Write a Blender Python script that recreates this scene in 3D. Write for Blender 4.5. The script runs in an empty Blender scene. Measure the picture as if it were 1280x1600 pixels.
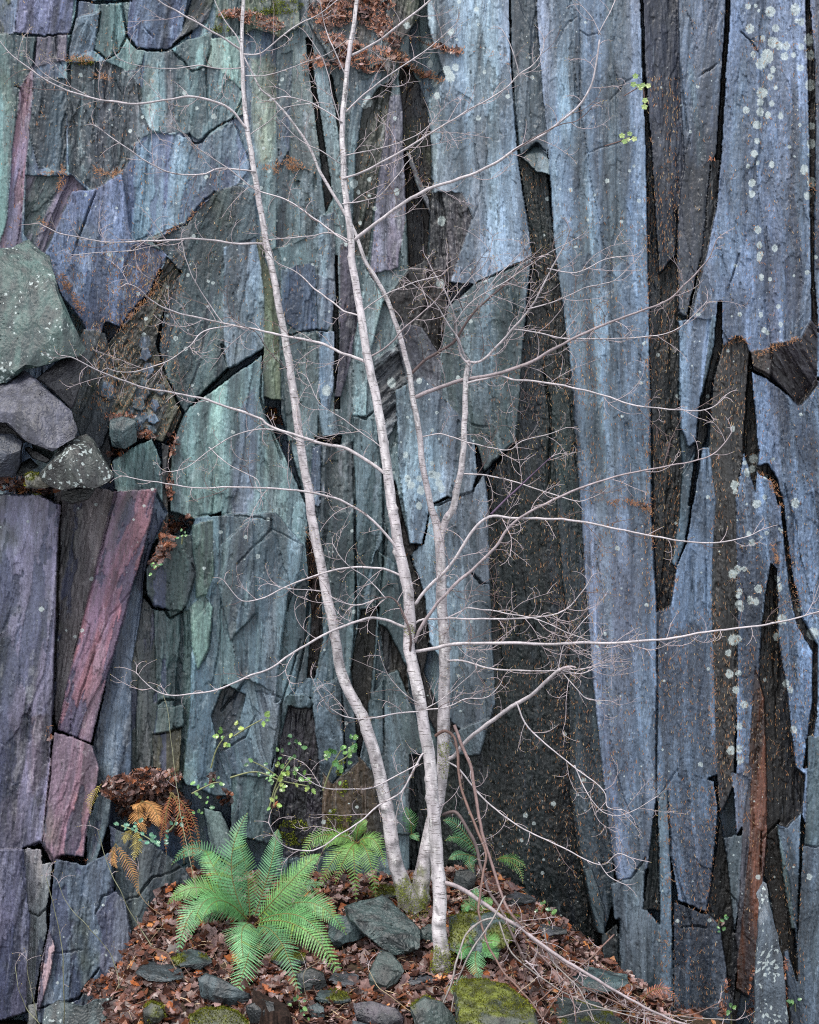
import bpy, bmesh, math, random
import numpy as np
from mathutils import Vector, Matrix, noise as mnoise

random.seed(7)
RNG = np.random.RandomState(11)
S = bpy.context.scene
COL = S.collection
R = math.radians

# ---------------------------------------------------------------- camera, sky, sun, exposure
F = 2300.0                       # focal length in photograph pixels (photograph is 1280 x 1600)
CAMZ = 3.5
cam_d = bpy.data.cameras.new('camera')
cam = bpy.data.objects.new('camera', cam_d)
COL.objects.link(cam)
cam.location = (0, 0, CAMZ)
cam.rotation_euler = (R(90), 0, 0)
cam_d.sensor_fit = 'VERTICAL'
cam_d.sensor_height = 36.0
cam_d.lens = F / 1600.0 * 36.0
cam_d.clip_start = 0.1
cam_d.clip_end = 500
S.camera = cam

SUN_EL, SUN_AZ = R(58), R(-152)   # soft overcast light from up and behind the camera, a little from the left
w = bpy.data.worlds.new('World'); S.world = w; w.use_nodes = True
nt = w.node_tree
bgn = nt.nodes['Background']
sky = nt.nodes.new('ShaderNodeTexSky'); sky.sky_type = 'NISHITA'; sky.sun_disc = False
sky.sun_elevation = SUN_EL; sky.sun_rotation = R(208)
sky.air_density = 1.0; sky.dust_density = 3.0; sky.ozone_density = 1.0
bgn.inputs['Strength'].default_value = 0.15
ov = nt.nodes.new('ShaderNodeMix'); ov.data_type = 'RGBA'; ov.inputs[0].default_value = 0.7     # thin overcast
ov.inputs[7].default_value = (5.6, 5.75, 6.0, 1)
nt.links.new(sky.outputs[0], ov.inputs[6]); nt.links.new(ov.outputs[2], bgn.inputs['Color'])
sl = bpy.data.lights.new('sun', 'SUN'); sl.energy = 2.0; sl.angle = R(16); sl.color = (1.0, 0.95, 0.88)
so = bpy.data.objects.new('sun', sl); COL.objects.link(so)
dirv = Vector((math.sin(R(208)) * math.cos(SUN_EL), math.cos(R(208)) * math.cos(SUN_EL), math.sin(SUN_EL)))
so.rotation_euler = dirv.to_track_quat('Z', 'Y').to_euler()
S.view_settings.view_transform = 'Standard'
S.view_settings.look = 'None'
S.view_settings.exposure = 1.1
S.view_settings.gamma = 1.0
S.cycles.filter_width = 1.1
S.cycles.use_denoising = False

# ---------------------------------------------------------------- helpers
def P(px, py, d):
    """photograph pixel and distance -> point in the place"""
    return Vector(((px - 640.0) / F * d, d, CAMZ - (py - 800.0) / F * d))

def lin(c):
    c = np.asarray(c, float) / 255.0
    return np.where(c <= 0.04045, c / 12.92, ((c + 0.055) / 1.055) ** 2.4)

def tag(o, label=None, cat=None, group=None, kind=None):
    if label: o['label'] = label
    if cat: o['category'] = cat
    if group: o['group'] = group
    if kind: o['kind'] = kind
    return o

def empty(name, loc, label=None, cat=None, group=None):
    o = bpy.data.objects.new(name, None); COL.objects.link(o)
    o.location = loc; o.empty_display_size = 0.1
    return tag(o, label, cat, group)

def link_mesh(name, me, mat=None, parent=None):
    o = bpy.data.objects.new(name, me); COL.objects.link(o)
    if mat is not None:
        me.materials.append(mat)
    if parent is not None:
        o.parent = parent
        o.matrix_parent_inverse = Matrix.Translation(-Vector(parent.location))
    return o

class MB:
    """collects raw polygons, optional per-vertex colour"""
    def __init__(self): self.v = []; self.f = []; self.c = []
    def add(self, vs, fs, col=None):
        b = len(self.v)
        self.v.extend([tuple(p) for p in vs])
        self.f.extend([tuple(i + b for i in f) for f in fs])
        self.c.extend([col if col is not None else (1, 1, 1)] * len(vs))
    def build(self, name, mat, parent=None, smooth=False):
        me = bpy.data.meshes.new(name)
        me.from_pydata(self.v, [], self.f)
        if self.v:
            a = me.color_attributes.new('col', 'FLOAT_COLOR', 'POINT')
            c = np.ones((len(self.v), 4), np.float32); c[:, :3] = np.array(self.c, np.float32)
            a.data.foreach_set('color', c.ravel())
        if smooth:
            me.polygons.foreach_set('use_smooth', [True] * len(me.polygons))
        me.update()
        return link_mesh(name, me, mat, parent)

# ---- numpy noise
_T = RNG.rand(256, 256)
def vnoise(x, y, seed=0):
    xi = np.floor(x).astype(int); yi = np.floor(y).astype(int)
    fx = x - xi; fy = y - yi
    fx = fx * fx * (3 - 2 * fx); fy = fy * fy * (3 - 2 * fy)
    s = seed * 37
    def h(a, b): return _T[(a + s) & 255, (b + s * 3 + (a >> 8) * 17) & 255]
    a = h(xi, yi); b = h(xi + 1, yi); c = h(xi, yi + 1); d = h(xi + 1, yi + 1)
    return (a * (1 - fx) + b * fx) * (1 - fy) + (c * (1 - fx) + d * fx) * fy
def fbm(x, y, o=4, seed=0):
    r = 0; a = 0.5; t = 0
    for i in range(o):
        r = r + a * (vnoise(x, y, seed + i) - 0.5); t += a
        x = x * 2.03 + 11.3; y = y * 2.03 + 5.7; a *= 0.55
    return r / t * 2
def voro(s, t, seed=0):
    """jittered cells: nearest cell's random values, offset from its centre, distance to the border"""
    si = np.floor(s).astype(int); ti = np.floor(t).astype(int)
    b1 = np.full(s.shape, 9.0); b2 = np.full(s.shape, 9.0)
    r1 = np.zeros(s.shape); r2 = np.zeros(s.shape); r3 = np.zeros(s.shape); ds = np.zeros(s.shape); dt = np.zeros(s.shape)
    for i in (-1, 0, 1):
        for j in (-1, 0, 1):
            a = si + i; b = ti + j
            jx = _T[(a * 7 + seed) & 255, (b * 13 + seed * 5) & 255]
            jy = _T[(a * 11 + seed * 3 + 50) & 255, (b * 5 + seed + 90) & 255]
            q1 = s - (a + jx); q2 = t - (b + jy)
            d = q1 * q1 + q2 * q2
            m = d < b1
            b2 = np.where(m, b1, np.minimum(b2, d)); b1 = np.where(m, d, b1)
            r1 = np.where(m, _T[(a * 3 + 5 + seed) & 255, (b * 9 + seed) & 255], r1)
            r2 = np.where(m, _T[(a * 5 + 77 + seed) & 255, (b * 3 + 31) & 255], r2)
            r3 = np.where(m, _T[(a * 13 + 9) & 255, (b * 7 + 131 + seed) & 255], r3)
            ds = np.where(m, q1, ds); dt = np.where(m, q2, dt)
    return r1, r2, r3, ds, dt, np.sqrt(b2) - np.sqrt(b1)
def inpoly(x, y, pts):
    r = np.zeros(x.shape, bool); n = len(pts); j = n - 1
    for i in range(n):
        xi, yi = pts[i]; xj, yj = pts[j]
        if yi != yj:
            r ^= ((yi > y) != (yj > y)) & (x < (xj - xi) * (y - yi) / (yj - yi) + xi)
        j = i
    return r
def segdist(x, y, pts):
    best = np.full(x.shape, 1e9); tt = np.zeros(x.shape); n = len(pts) - 1
    for i in range(n):
        ax, ay = pts[i]; bx, by = pts[i + 1]
        vx, vy = bx - ax, by - ay
        u = np.clip(((x - ax) * vx + (y - ay) * vy) / (vx * vx + vy * vy + 1e-9), 0, 1)
        d = np.hypot(x - ax - u * vx, y - ay - u * vy)
        m = d < best
        best = np.where(m, d, best); tt = np.where(m, (i + u) / n, tt)
    return best, tt

# ---------------------------------------------------------------- materials
def newmat(name):
    m = bpy.data.materials.new(name); m.use_nodes = True
    return m, m.node_tree, m.node_tree.nodes['Principled BSDF']
def N(nt, t, **k):
    n = nt.nodes.new(t)
    for a, b in k.items():
        if a.startswith('i_'):
            n.inputs[a[2:].replace('_', ' ')].default_value = b
        else: setattr(n, a, b)
    return n
def maprange(nt, src, a, b, c, d):
    n = N(nt, 'ShaderNodeMapRange'); nt.links.new(src, n.inputs[0])
    for i, v in enumerate((a, b, c, d)): n.inputs[i + 1].default_value = v
    return n.outputs[0]
def mult(nt, a, b, op='MULTIPLY'):
    n = N(nt, 'ShaderNodeMath', operation=op)
    for i, s in enumerate((a, b)):
        if isinstance(s, (int, float)): n.inputs[i].default_value = s
        else: nt.links.new(s, n.inputs[i])
    return n.outputs[0]
def vscale(nt, col, fac):
    n = N(nt, 'ShaderNodeVectorMath', operation='SCALE')
    nt.links.new(col, n.inputs[0]); nt.links.new(fac, n.inputs['Scale'])
    return n.outputs[0]
def mixc(nt, fac, a, b):
    n = N(nt, 'ShaderNodeMix', data_type='RGBA')
    for i, s in ((0, fac), (6, a), (7, b)):
        if isinstance(s, (int, float)): n.inputs[i].default_value = s
        elif isinstance(s, tuple): n.inputs[i].default_value = s
        else: nt.links.new(s, n.inputs[i])
    return n.outputs[2]
def nz(nt, scale, detail=4, sc=(1, 1, 1), rough=0.6, rot=(0, 0, 0)):
    tc = N(nt, 'ShaderNodeTexCoord'); mp = N(nt, 'ShaderNodeMapping')
    mp.inputs['Scale'].default_value = sc; mp.inputs['Rotation'].default_value = rot
    nt.links.new(tc.outputs['Object'], mp.inputs[0])
    n = N(nt, 'ShaderNodeTexNoise'); n.inputs['Scale'].default_value = scale
    n.inputs['Detail'].default_value = detail; n.inputs['Roughness'].default_value = rough
    nt.links.new(mp.outputs[0], n.inputs['Vector'])
    return n.outputs[0]

def rock_material():
    m, nt, b = newmat('slate')
    at = N(nt, 'ShaderNodeAttribute', attribute_name='col')
    ax = N(nt, 'ShaderNodeAttribute', attribute_name='aux')
    sp = N(nt, 'ShaderNodeSeparateColor'); nt.links.new(ax.outputs['Color'], sp.inputs[0])
    wet, lich, pit = sp.outputs[0], sp.outputs[1], sp.outputs[2]
    streak = nz(nt, 26, 6, (1, 1, 0.10), 0.65, (0, R(3), 0))
    fine = nz(nt, 95, 5, (1, 1, 0.28), 0.7)
    big = nz(nt, 7, 5, (1, 1, 0.4), 0.6)
    f1 = maprange(nt, streak, 0.3, 0.7, 0.62, 1.36)
    f2 = maprange(nt, fine, 0.30, 0.70, 0.68, 1.34)
    f3 = maprange(nt, big, 0.3, 0.7, 0.78, 1.2)
    c = vscale(nt, at.outputs['Color'], mult(nt, mult(nt, f1, f2), f3))
    # rust coloured and greenish bloom
    rs = maprange(nt, nz(nt, 17, 6, (1, 1, 0.3), 0.7, (0.2, 0, 0.4)), 0.62, 0.76, 0.0, 0.30)
    vt = N(nt, 'ShaderNodeVectorMath', operation='MULTIPLY'); nt.links.new(c, vt.inputs[0]); vt.inputs[1].default_value = (1.5, .95, .6)
    c = mixc(nt, rs, c, vt.outputs[0])
    # pale mineral flecks
    fl = maprange(nt, nz(nt, 130, 3, (1, 1, 0.35), 0.6), 0.67, 0.75, 0.0, 0.55)
    c = mixc(nt, fl, c, (0.36, 0.42, 0.45, 1))
    # hairline cleavage cracks and short cross breaks
    for sc_, st_, rt_, wd, am in ((46, (1, 1, .07), (0, R(2), 0), .012, .8), (30, (.5, 1, 1.0), (.3, .4, 0), .008, .55)):
        n_ = nz(nt, sc_, 3, st_, .5, rt_)
        ab = mult(nt, mult(nt, n_, -.5, 'ADD'), 0, 'ADD'); ab = mult(nt, ab, 0.0, 'ADD')
        a2 = N(nt, 'ShaderNodeMath', operation='ABSOLUTE'); nt.links.new(ab, a2.inputs[0])
        hl = mult(nt, maprange(nt, a2.outputs[0], wd * .3, wd, am, 0), maprange(nt, nz(nt, 9, 3, (1, 1, .5)), .48, .6, 0, 1))
        c = mixc(nt, hl, c, (0.015, 0.017, 0.02, 1))
    crisp = nz(nt, 210, 3, (1, 1, .5), .7)
    c = vscale(nt, c, maprange(nt, crisp, .3, .7, .72, 1.3))
    # dark pits on the weathered faces
    pn = maprange(nt, nz(nt, 62, 6, (1.7, 1, 0.38), 0.8, (0, 0.3, 0)), 0.36, 0.50, 0.85, 0.0)
    pf = mult(nt, pn, pit)
    c = mixc(nt, pf, c, (0.018, 0.018, 0.022, 1))
    # lichen
    ln = mult(nt, lich, maprange(nt, nz(nt, 75, 5), 0.3, 0.7, -0.24, 0.24), 'ADD')
    lf = maprange(nt, ln, 0.40, 0.56, 0.0, 0.66)
    lc = mixc(nt, maprange(nt, nz(nt, 150, 3), 0.35, 0.65, 0, 1), (0.25, 0.31, 0.32, 1), (0.48, 0.54, 0.53, 1))
    c = mixc(nt, lf, c, lc)
    nt.links.new(c, b.inputs['Base Color'])
    rg = mult(nt, maprange(nt, wet, 0, 1, 0.47, 0.24), maprange(nt, fine, 0.3, 0.7, -0.1, 0.14), 'ADD')
    nt.links.new(rg, b.inputs['Roughness'])
    b.inputs['Specular IOR Level'].default_value = 0.5
    h = mult(nt, mult(nt, fine, 0.30), mult(nt, streak, 1.3), 'ADD')
    h = mult(nt, h, mult(nt, crisp, .35), 'ADD')
    h = mult(nt, h, mult(nt, pf, -0.9), 'ADD')
    bp = N(nt, 'ShaderNodeBump'); bp.inputs['Strength'].default_value = 0.55; bp.inputs['Distance'].default_value = 0.012
    nt.links.new(h, bp.inputs['Height']); nt.links.new(bp.outputs[0], b.inputs['Normal'])
    return m
M_ROCK = rock_material()

def attr_material(name, rough=0.6, spec=0.4, var=(0.7, 1.3), scale=60, bump=0.0, trans=0.0, sc=(1, 1, 1)):
    m, nt, b = newmat(name)
    at = N(nt, 'ShaderNodeAttribute', attribute_name='col')
    n = nz(nt, scale, 4, sc)
    c = vscale(nt, at.outputs['Color'], maprange(nt, n, 0.3, 0.7, var[0], var[1]))
    nt.links.new(c, b.inputs['Base Color'])
    b.inputs['Roughness'].default_value = rough
    b.inputs['Specular IOR Level'].default_value = spec
    if bump:
        bp = N(nt, 'ShaderNodeBump'); bp.inputs['Strength'].default_value = bump; bp.inputs['Distance'].default_value = 0.004
        nt.links.new(n, bp.inputs['Height']); nt.links.new(bp.outputs[0], b.inputs['Normal'])
    if trans:
        tr = N(nt, 'ShaderNodeBsdfTranslucent'); nt.links.new(c, tr.inputs[0])
        mx = N(nt, 'ShaderNodeMixShader'); mx.inputs[0].default_value = trans
        out = nt.nodes['Material Output']
        nt.links.new(b.outputs[0], mx.inputs[1]); nt.links.new(tr.outputs[0], mx.inputs[2]); nt.links.new(mx.outputs[0], out.inputs[0])
    return m
M_LEAF = attr_material('dead_leaf', 0.42, 0.5, (0.6, 1.4), 70)
M_NEEDLE = attr_material('needles', 0.7, 0.3)
M_FERN = attr_material('fern_green', 0.5, 0.4, (0.8, 1.2), 30, 0, 0.25)
M_HOLLY = attr_material('holly_leaf', 0.28, 0.6, (0.8, 1.2), 40)
M_MOSS = attr_material('moss', 0.9, 0.1, (0.5, 1.5), 140, 0.6)
M_TWIG = attr_material('twig_bark', 0.62, 0.35, (0.7, 1.3), 90, 0.4, 0, (1, 1, 0.6))
M_SOIL = attr_material('soil', 0.85, 0.2, (0.4, 1.6), 60, 0.8)

def bark_material():
    m, nt, b = newmat('birch_bark')
    at = N(nt, 'ShaderNodeAttribute', attribute_name='col')
    g = nz(nt, 30, 5, (1, 1, 0.5), 0.65)
    c = vscale(nt, at.outputs['Color'], maprange(nt, g, 0.3, 0.7, 0.70, 1.25))
    pk = maprange(nt, nz(nt, 9, 4, (1, 1, 0.4)), 0.42, 0.62, 0, 0.5)
    c = mixc(nt, pk, c, (0.36, 0.32, 0.35, 1))
    wf = maprange(nt, nz(nt, 34, 4, (1, 1, 0.6), 0.6), 0.60, 0.70, 0, 0.7)
    c = mixc(nt, wf, c, (0.66, 0.66, 0.64, 1))
    le = maprange(nt, nz(nt, 14, 4, (1.4, 1.4, 9.0), 0.6), 0.57, 0.66, 0, 0.85)
    c = mixc(nt, le, c, (0.075, 0.060, 0.058, 1))
    sk = maprange(nt, nz(nt, 150, 2, (1, 1, 1), 0.6), 0.66, 0.72, 0, 0.7)
    c = mixc(nt, sk, c, (0.05, 0.045, 0.04, 1))
    nt.links.new(c, b.inputs['Base Color'])
    b.inputs['Roughness'].default_value = 0.6
    h = mult(nt, g, mult(nt, le, -0.5), 'ADD')
    bp = N(nt, 'ShaderNodeBump'); bp.inputs['Strength'].default_value = 0.6; bp.inputs['Distance'].default_value = 0.008
    nt.links.new(h, bp.inputs['Height']); nt.links.new(bp.outputs[0], b.inputs['Normal'])
    return m
M_BARK = bark_material()

# ---------------------------------------------------------------- the cliff
# one entry per rock face: distance, lean right, lean down (metres per 100 px), two colours, outline; then options
FACES = []  # near-black faces: wet slate colour plus painted shade of recesses and side faces
def FA(d, gx, gy, c1, c2, pts, **k): FACES.append((d, gx, gy, c1, c2, pts, k))
GRN, GR2, BLU, BL2, DGR = (96, 121, 121), (78, 100, 104), (104, 122, 148), (80, 96, 122), (60, 74, 76)
PUR, PU2, DRK, BRN, PNK = (100, 96, 118), (78, 76, 96), (44, 47, 46), (52, 44, 38), (132, 102, 112)
# --- upper left
FA(10.75, .05, -.02, GR2, BL2, [(-400,-400),(470,-400),(470,60),(440,120),(440,420),(300,420),(-400,420)], ang=6)
FA(10.55, 0, .0, (84,108,108), (70,92,96), [(-400,52),(22,52),(57,58),(52,100),(31,137),(21,223),(14,295),(12,344),(0,378),(-400,378)])
FA(10.6, .2, 0, PUR, (120,96,108), [(52,103),(52,130),(48,190),(40,268),(34,344),(34,385),(0,410),(-400,410),(-400,378),(0,378),(12,344),(21,223),(31,137)], ang=6)
FA(10.8, 0, 0, DRK, BL2, [(-300,-50),(34,-50),(22,52),(-300,60)], chip=2)
FA(10.42, .12, .1, (92,96,120), (78,80,100), [(33,-60),(122,-60),(110,52),(57,55),(22,50)], ang=10)
FA(10.6, -.1, 0, (122,116,130), (100,98,116), [(57,57),(88,54),(105,52),(103,95),(52,105)])
FA(10.62, 0, 0, GR2, BL2, [(120,-30),(157,-30),(156,17),(117,29)])
FA(10.5, .1, .1, (108,122,136), (84,98,112), [(117,29),(156,17),(148,79),(103,95)], ang=12)
FA(10.46, -.1, .05, (98,122,120), (80,100,102), [(157,5),(190,5),(198,52),(186,82),(165,91),(148,82)])
FA(10.55, .1, .05, GR2, GRN, [(186,82),(198,52),(199,55),(215,74),(227,79),(222,100),(195,112),(175,105),(165,92)])
FA(10.3, .05, .12, (100,115,136), (82,92,118), [(206,-60),(306,-60),(285,45),(263,79),(237,77),(215,74),(199,55)], ang=8)
FA(10.6, .3, 0, (58,62,74), DRK, [(306,-20),(340,-20),(326,28),(303,48),(275,65),(264,78),(285,45)], ang=28)
FA(10.55, .1, .0, (94,122,124), GR2, [(268,78),(292,62),(333,52),(330,72),(320,103),(300,112),(285,95)])
FA(10.68, 0, 0, (74,88,92), (54,62,68), [(105,98),(165,95),(200,112),(235,150),(237,206),(205,230),(235,260),(236,300),(195,345),(150,300),(108,270),(103,140)], chip=2.5, wet=.5, rough=1.6)
FA(10.62, .06, 0, (88,112,116), (74,96,104), [(227,79),(268,78),(300,112),(330,100),(365,95),(380,155),(365,185),(327,206),(310,220),(296,210),(237,206),(220,172)], ang=3)
FA(10.58, 0, 0, (92,118,116), (112,128,122), [(330,60),(378,55),(385,180),(365,185),(378,140),(345,110),(322,105)])
FA(10.5, -.15, 0, (116,124,100), (92,106,92), [(388,90),(420,80),(434,110),(434,250),(402,262),(388,180)], ang=-2, paint=1)
FA(10.68, .02, .0, (86,108,122), (78,92,118), [(190,270),(237,208),(296,214),(310,222),(365,190),(392,262),(370,290),(335,300),(292,350),(240,368),(206,378)], ang=4, rough=1.2)
FA(10.75, .2, 0, (84,78,92), DGR, [(41,275),(113,275),(150,310),(113,400),(60,400),(38,365)], ang=24, chip=1.6)
FA(10.66, .3, 0, (66,80,90), (52,64,72), [(58,120),(104,125),(104,268),(60,262),(45,200)], ang=10, chip=1.6, rough=1.5)
FA(10.7, .05, .06, (86,98,124), (74,82,106), [(113,300),(150,295),(190,270),(206,372),(262,395),(251,420),(237,455),(213,479),(206,500),(189,510),(165,503),(151,537),(134,513),(96,462),(70,400)], ang=2, pit=.35)
FA(10.9, .1, 0, (70,70,60), (52,52,48), [(261,400),(285,427),(262,469),(244,537),(261,592),(285,647),(285,668),(254,690),(170,670),(150,560),(189,513),(241,455)], chip=2, rough=2, ang=30)
FA(10.66, -.1, 0, (68,86,88), (54,70,76), [(292,350),(335,300),(372,290),(398,300),(404,380),(352,400),(354,548),(357,575),(310,623),(289,647),(261,592),(248,545),(262,460),(284,425),(262,398),(240,378)], ang=14, wet=.3, pit=.25)
FA(10.6, .1, 0, (106,122,136), (84,98,108), [(350,385),(400,372),(415,460),(411,545),(357,578),(350,550)], ang=2, rough=1.3)
FA(10.7, .3, 0, (78,86,64), (60,66,50), [(400,375),(420,372),(432,430),(444,515),(444,628),(409,620),(411,550),(414,468)], ang=-6)
FA(10.95, 0, 0, (64,70,74), (50,54,58), [(130,512),(165,520),(185,600),(170,660),(175,735),(130,700),(112,640),(108,590)], ang=20, chip=1.5)
# loose shards set in the brown band
for (a, b, s) in ((228,555,13),(232,575,12),(228,535,12),(222,610,16),(218,632,13),(243,632,11),(222,650,12),(240,655,10),(236,672,10),(216,668,9),(205,640,9),(252,610,12),(226,595,9),(170,612,15)):
    p = [(a + s * random.uniform(.6, 1.1) * math.cos(t + .3), b + s * 1.25 * random.uniform(.6, 1.1) * math.sin(t + .3)) for t in (0, 1.3, 2.5, 3.7, 5.0)]
    FA(10.80, random.uniform(-.3, .3), 0, random.choice([(80,94,110),(86,102,112),(72,82,98)]), (68,80,88), p)
# --- left middle
FA(10.38, .03, .01, (98,123,121), (84,106,110), [(409,555),(289,641),(276,675),(266,710),(266,800),(310,812),(345,800),(360,1000),(430,1230),(480,1180),(486,900),(478,790),(440,700),(415,650)], ang=4)
FA(10.36, .0, 0, (92,102,124), (80,92,112), [(372,640),(400,600),(404,700),(392,830),(355,850),(362,740)], ang=4, paint=1)
FA(10.5, 0, 0, (90,114,120), (76,98,106), [(190,655),(215,655),(212,690),(180,700),(172,665)])
FA(10.3, .1, 0, (88,112,112), (76,98,102), [(238,685),(252,720),(256,770),(258,830),(230,860),(240,800),(180,765),(175,720),(205,700)], ang=6)
FA(10.42, .5, 0, (44,40,38), BRN, [(252,690),(270,700),(264,800),(262,860),(245,850),(255,780)])
FA(10.22, -.02, 0, (88,110,118), (74,94,108), [(305,808),(430,800),(474,850),(462,1000),(440,1090),(400,1180),(330,1240),(290,1225),(268,1170),(268,1000),(295,935),(300,880),(293,850)], ang=3)
FA(10.2, .1, 0, (100,124,116), (86,108,104), [(300,820),(332,812),(335,900),(322,930),(306,935),(302,880)], ang=3)
FA(10.16, -.1, 0, (76,90,106), (94,112,118), [(345,850),(395,810),(400,960),(360,1000),(345,930)], ang=10)
FA(10.12, .25, .04, (60,76,76), (50,64,66), [(256,838),(299,836),(306,896),(296,937),(285,955),(240,948),(229,927),(228,890)], ang=2)
FA(10.2, .1, 0, (102,126,118), (86,108,106), [(296,948),(320,928),(333,951),(327,1013),(309,1047),(299,1006)], ang=3)
FA(10.75, 0, 0, (50,58,58), DRK, [(221,930),(240,948),(247,1109),(240,1240),(206,1240),(206,1040)], wet=.7)
FA(10.45, .1, 0, (72,90,90), (56,70,72), [(240,950),(296,955),(299,1013),(296,1109),(285,1230),(240,1240),(246,1105)], chip=2.6, rough=1.8, wet=.4)
FA(10.3, .3, 0, (80,76,60), (58,56,44), [(238,1145),(284,1137),(280,1215),(240,1225)], chip=1.6)
FA(10.28, .1, 0, (64,80,80), (80,98,100), [(246,1105),(287,1100),(286,1135),(240,1148)], chip=1.4)
FA(10.3, 0, 0, (84,102,112), (70,84,98), [(345,1110),(385,1060),(440,1090),(430,1230),(370,1245),(330,1240)], ang=-14, chip=1.6)
FA(10.36, .2, 0, (52,62,66), DRK, [(350,1070),(384,1085),(372,1140),(345,1175),(330,1120)], ang=20, chip=1.3)
FA(10.42, -.1, 0, (84,104,106), (68,86,90), [(362,1210),(432,1215),(438,1290),(420,1320),(360,1300)], ang=4)
FA(10.32, .3, 0, (84,100,98), (66,80,80), [(318,1262),(345,1268),(366,1310),(362,1345),(330,1330)], ang=-15)
# --- left columns
FA(10.35, .2, 0, (80,96,114), (70,86,106), [(245,770),(262,800),(240,845),(226,900),(223,937),(206,1040),(206,1250),(150,1250),(144,1165),(168,1054),(206,920),(225,858)], ang=10, chip=1.6)
FA(10.3, -.15, 0, (84,82,84), (68,66,70), [(85,740),(150,760),(182,770),(151,886),(120,1006),(91,1145),(80,1110),(86,937)], ang=10, wet=.2)
FA(10.42, -.1, 0, (108,110,106), (84,84,84), [(118,790),(134,790),(112,885),(98,930),(104,870)], ang=12, paint=1)
FA(10.02, .10, .04, (96,92,116), (112,112,138), [(-400,775),(60,772),(95,790),(90,860),(88,920),(84,1092),(78,1200),(66,1320),(38,1326),(-400,1335)], ang=8)
FA(9.98, 0, 0, (62,68,90), (48,54,74), [(-400,985),(20,990),(35,1030),(34,1060),(18,1118),(30,1160),(36,1230),(0,1260),(-400,1260)], ang=12, paint=1)
FA(9.99, 0, 0, (92,84,96), (80,72,84), [(44,1120),(80,1110),(76,1205),(40,1280),(42,1180)], ang=6, paint=1)
FA(10.02, -.22, .03, (100,84,102), (134,96,108), [(179,768),(246,763),(240,800),(225,858),(206,920),(192,972),(168,1054),(142,1163),(113,1150),(89,1140),(120,1006),(151,879)], ang=17, chip=1.1)
FA(9.97, -.15, .02, (112,92,106), (142,100,110), [(205,925),(212,921),(194,975),(168,1055),(140,1160),(112,1145),(128,1080),(152,1015),(172,965)], ang=17, chip=.8, paint=1)
FA(10.0, -.1, 0, (114,88,102), (98,84,98), [(84,1143),(113,1150),(144,1165),(155,1200),(150,1240),(138,1290),(132,1338),(96,1338),(83,1350),(64,1322),(77,1200)], ang=8)
FA(9.98, -.1, 0, (134,94,100), (118,86,96), [(110,1255),(124,1235),(138,1215),(141,1260),(132,1336),(97,1336)], ang=6, paint=1)
FA(10.12, -.3, 0, (82,100,108), (68,84,94), [(152,1240),(175,1236),(170,1290),(150,1350),(134,1350),(137,1290)], ang=10)
FA(9.95, .04, .06, (84,84,108), (70,72,94), [(-400,1330),(38,1326),(48,1434),(43,1580),(0,1596),(-400,1600)], ang=6)
FA(10.15, -.3, 0, (96,102,108), (120,118,124), [(38,1324),(65,1328),(66,1348),(84,1346),(74,1420),(74,1454),(54,1564),(41,1580),(48,1434),(45,1420)], ang=5)
FA(9.86, .06, .03, (74,88,106), (62,74,92), [(86,1341),(134,1351),(175,1330),(178,1392),(196,1392),(210,1475),(213,1600),(58,1600),(58,1578),(76,1454)], ang=5)
FA(9.84, .1, .0, (66,72,92), (82,84,104), [(150,1430),(175,1395),(196,1392),(210,1475),(212,1537),(192,1550),(172,1537),(155,1510),(160,1460)], ang=4)
FA(9.82, -.4, .0, (134,114,122), (112,100,110), [(76,1450),(86,1480),(80,1520),(62,1580),(56,1578),(66,1500)], ang=8)
FA(10.0, 0, 0, (62,72,76), (52,60,66), [(170,1290),(240,1318),(292,1361),(320,1400),(320,1500),(213,1500),(196,1406),(178,1390)], ang=12, chip=.7)
# --- centre
FA(10.95, 0, 0, (74,92,98), (62,78,82), [(432,-400),(640,-400),(640,1400),(430,1400),(430,1180),(485,900),(478,790),(440,650),(432,400)], ang=3, chip=1.6, wet=.3, rough=1.2)
FA(10.9, .2, 0, (58,72,104), (74,92,100), [(434,85),(458,80),(452,230),(436,262)], ang=4)
FA(10.85, -.1, 0, (72,84,80), (92,106,104), [(458,70),(482,60),(500,240),(494,270),(455,260)], ang=-5)
FA(11.3, 0, 0, (34,34,34), DRK, [(477,60),(486,60),(512,230),(528,400),(532,640),(524,640),(518,420),(500,240)], wet=.5)  # deep slit, its shade painted as near-black colour
FA(11.2, 0, 0, (36,34,30), DRK, [(511,115),(518,118),(534,200),(530,210)])
FA(10.8, .1, 0, (92,112,116), (78,94,108), [(486,90),(512,110),(528,200),(534,300),(520,300)], ang=-8)
FA(10.8, .1, 0, (86,110,116), (66,82,92), [(556,130),(600,110),(570,170),(558,240),(550,370),(542,380),(545,200)], ang=3)
FA(11.0, .3, 0, (62,62,54), (50,50,46), [(612,128),(609,172),(588,292),(575,400),(548,400),(557,240),(568,172),(592,137)], ang=10, rough=1.8)
FA(10.8, .1, 0, (94,88,110), (112,104,126), [(609,150),(630,146),(635,330),(622,420),(578,430),(588,310)], ang=2, rough=1.4)
FA(11.7, 0, 0, (42,30,26), (34,24,22), [(626,102),(640,105),(657,134),(667,165),(673,223),(675,299),(668,400),(640,430),(631,240),(628,161),(623,124)])
FA(10.9, -.6, 0, (66,66,76), (84,84,96), [(633,236),(642,240),(672,315),(674,340),(650,290)], ang=-18)
FA(10.95, .05, 0, (84,108,116), (92,118,124), [(410,400),(436,385),(486,372),(520,310),(528,400),(470,430),(430,440)], chip=1.2, ang=-4)
FA(10.85, .1, 0, (92,108,124), (76,90,110), [(500,340),(522,330),(526,470),(505,520),(496,420)], ang=2)
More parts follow.
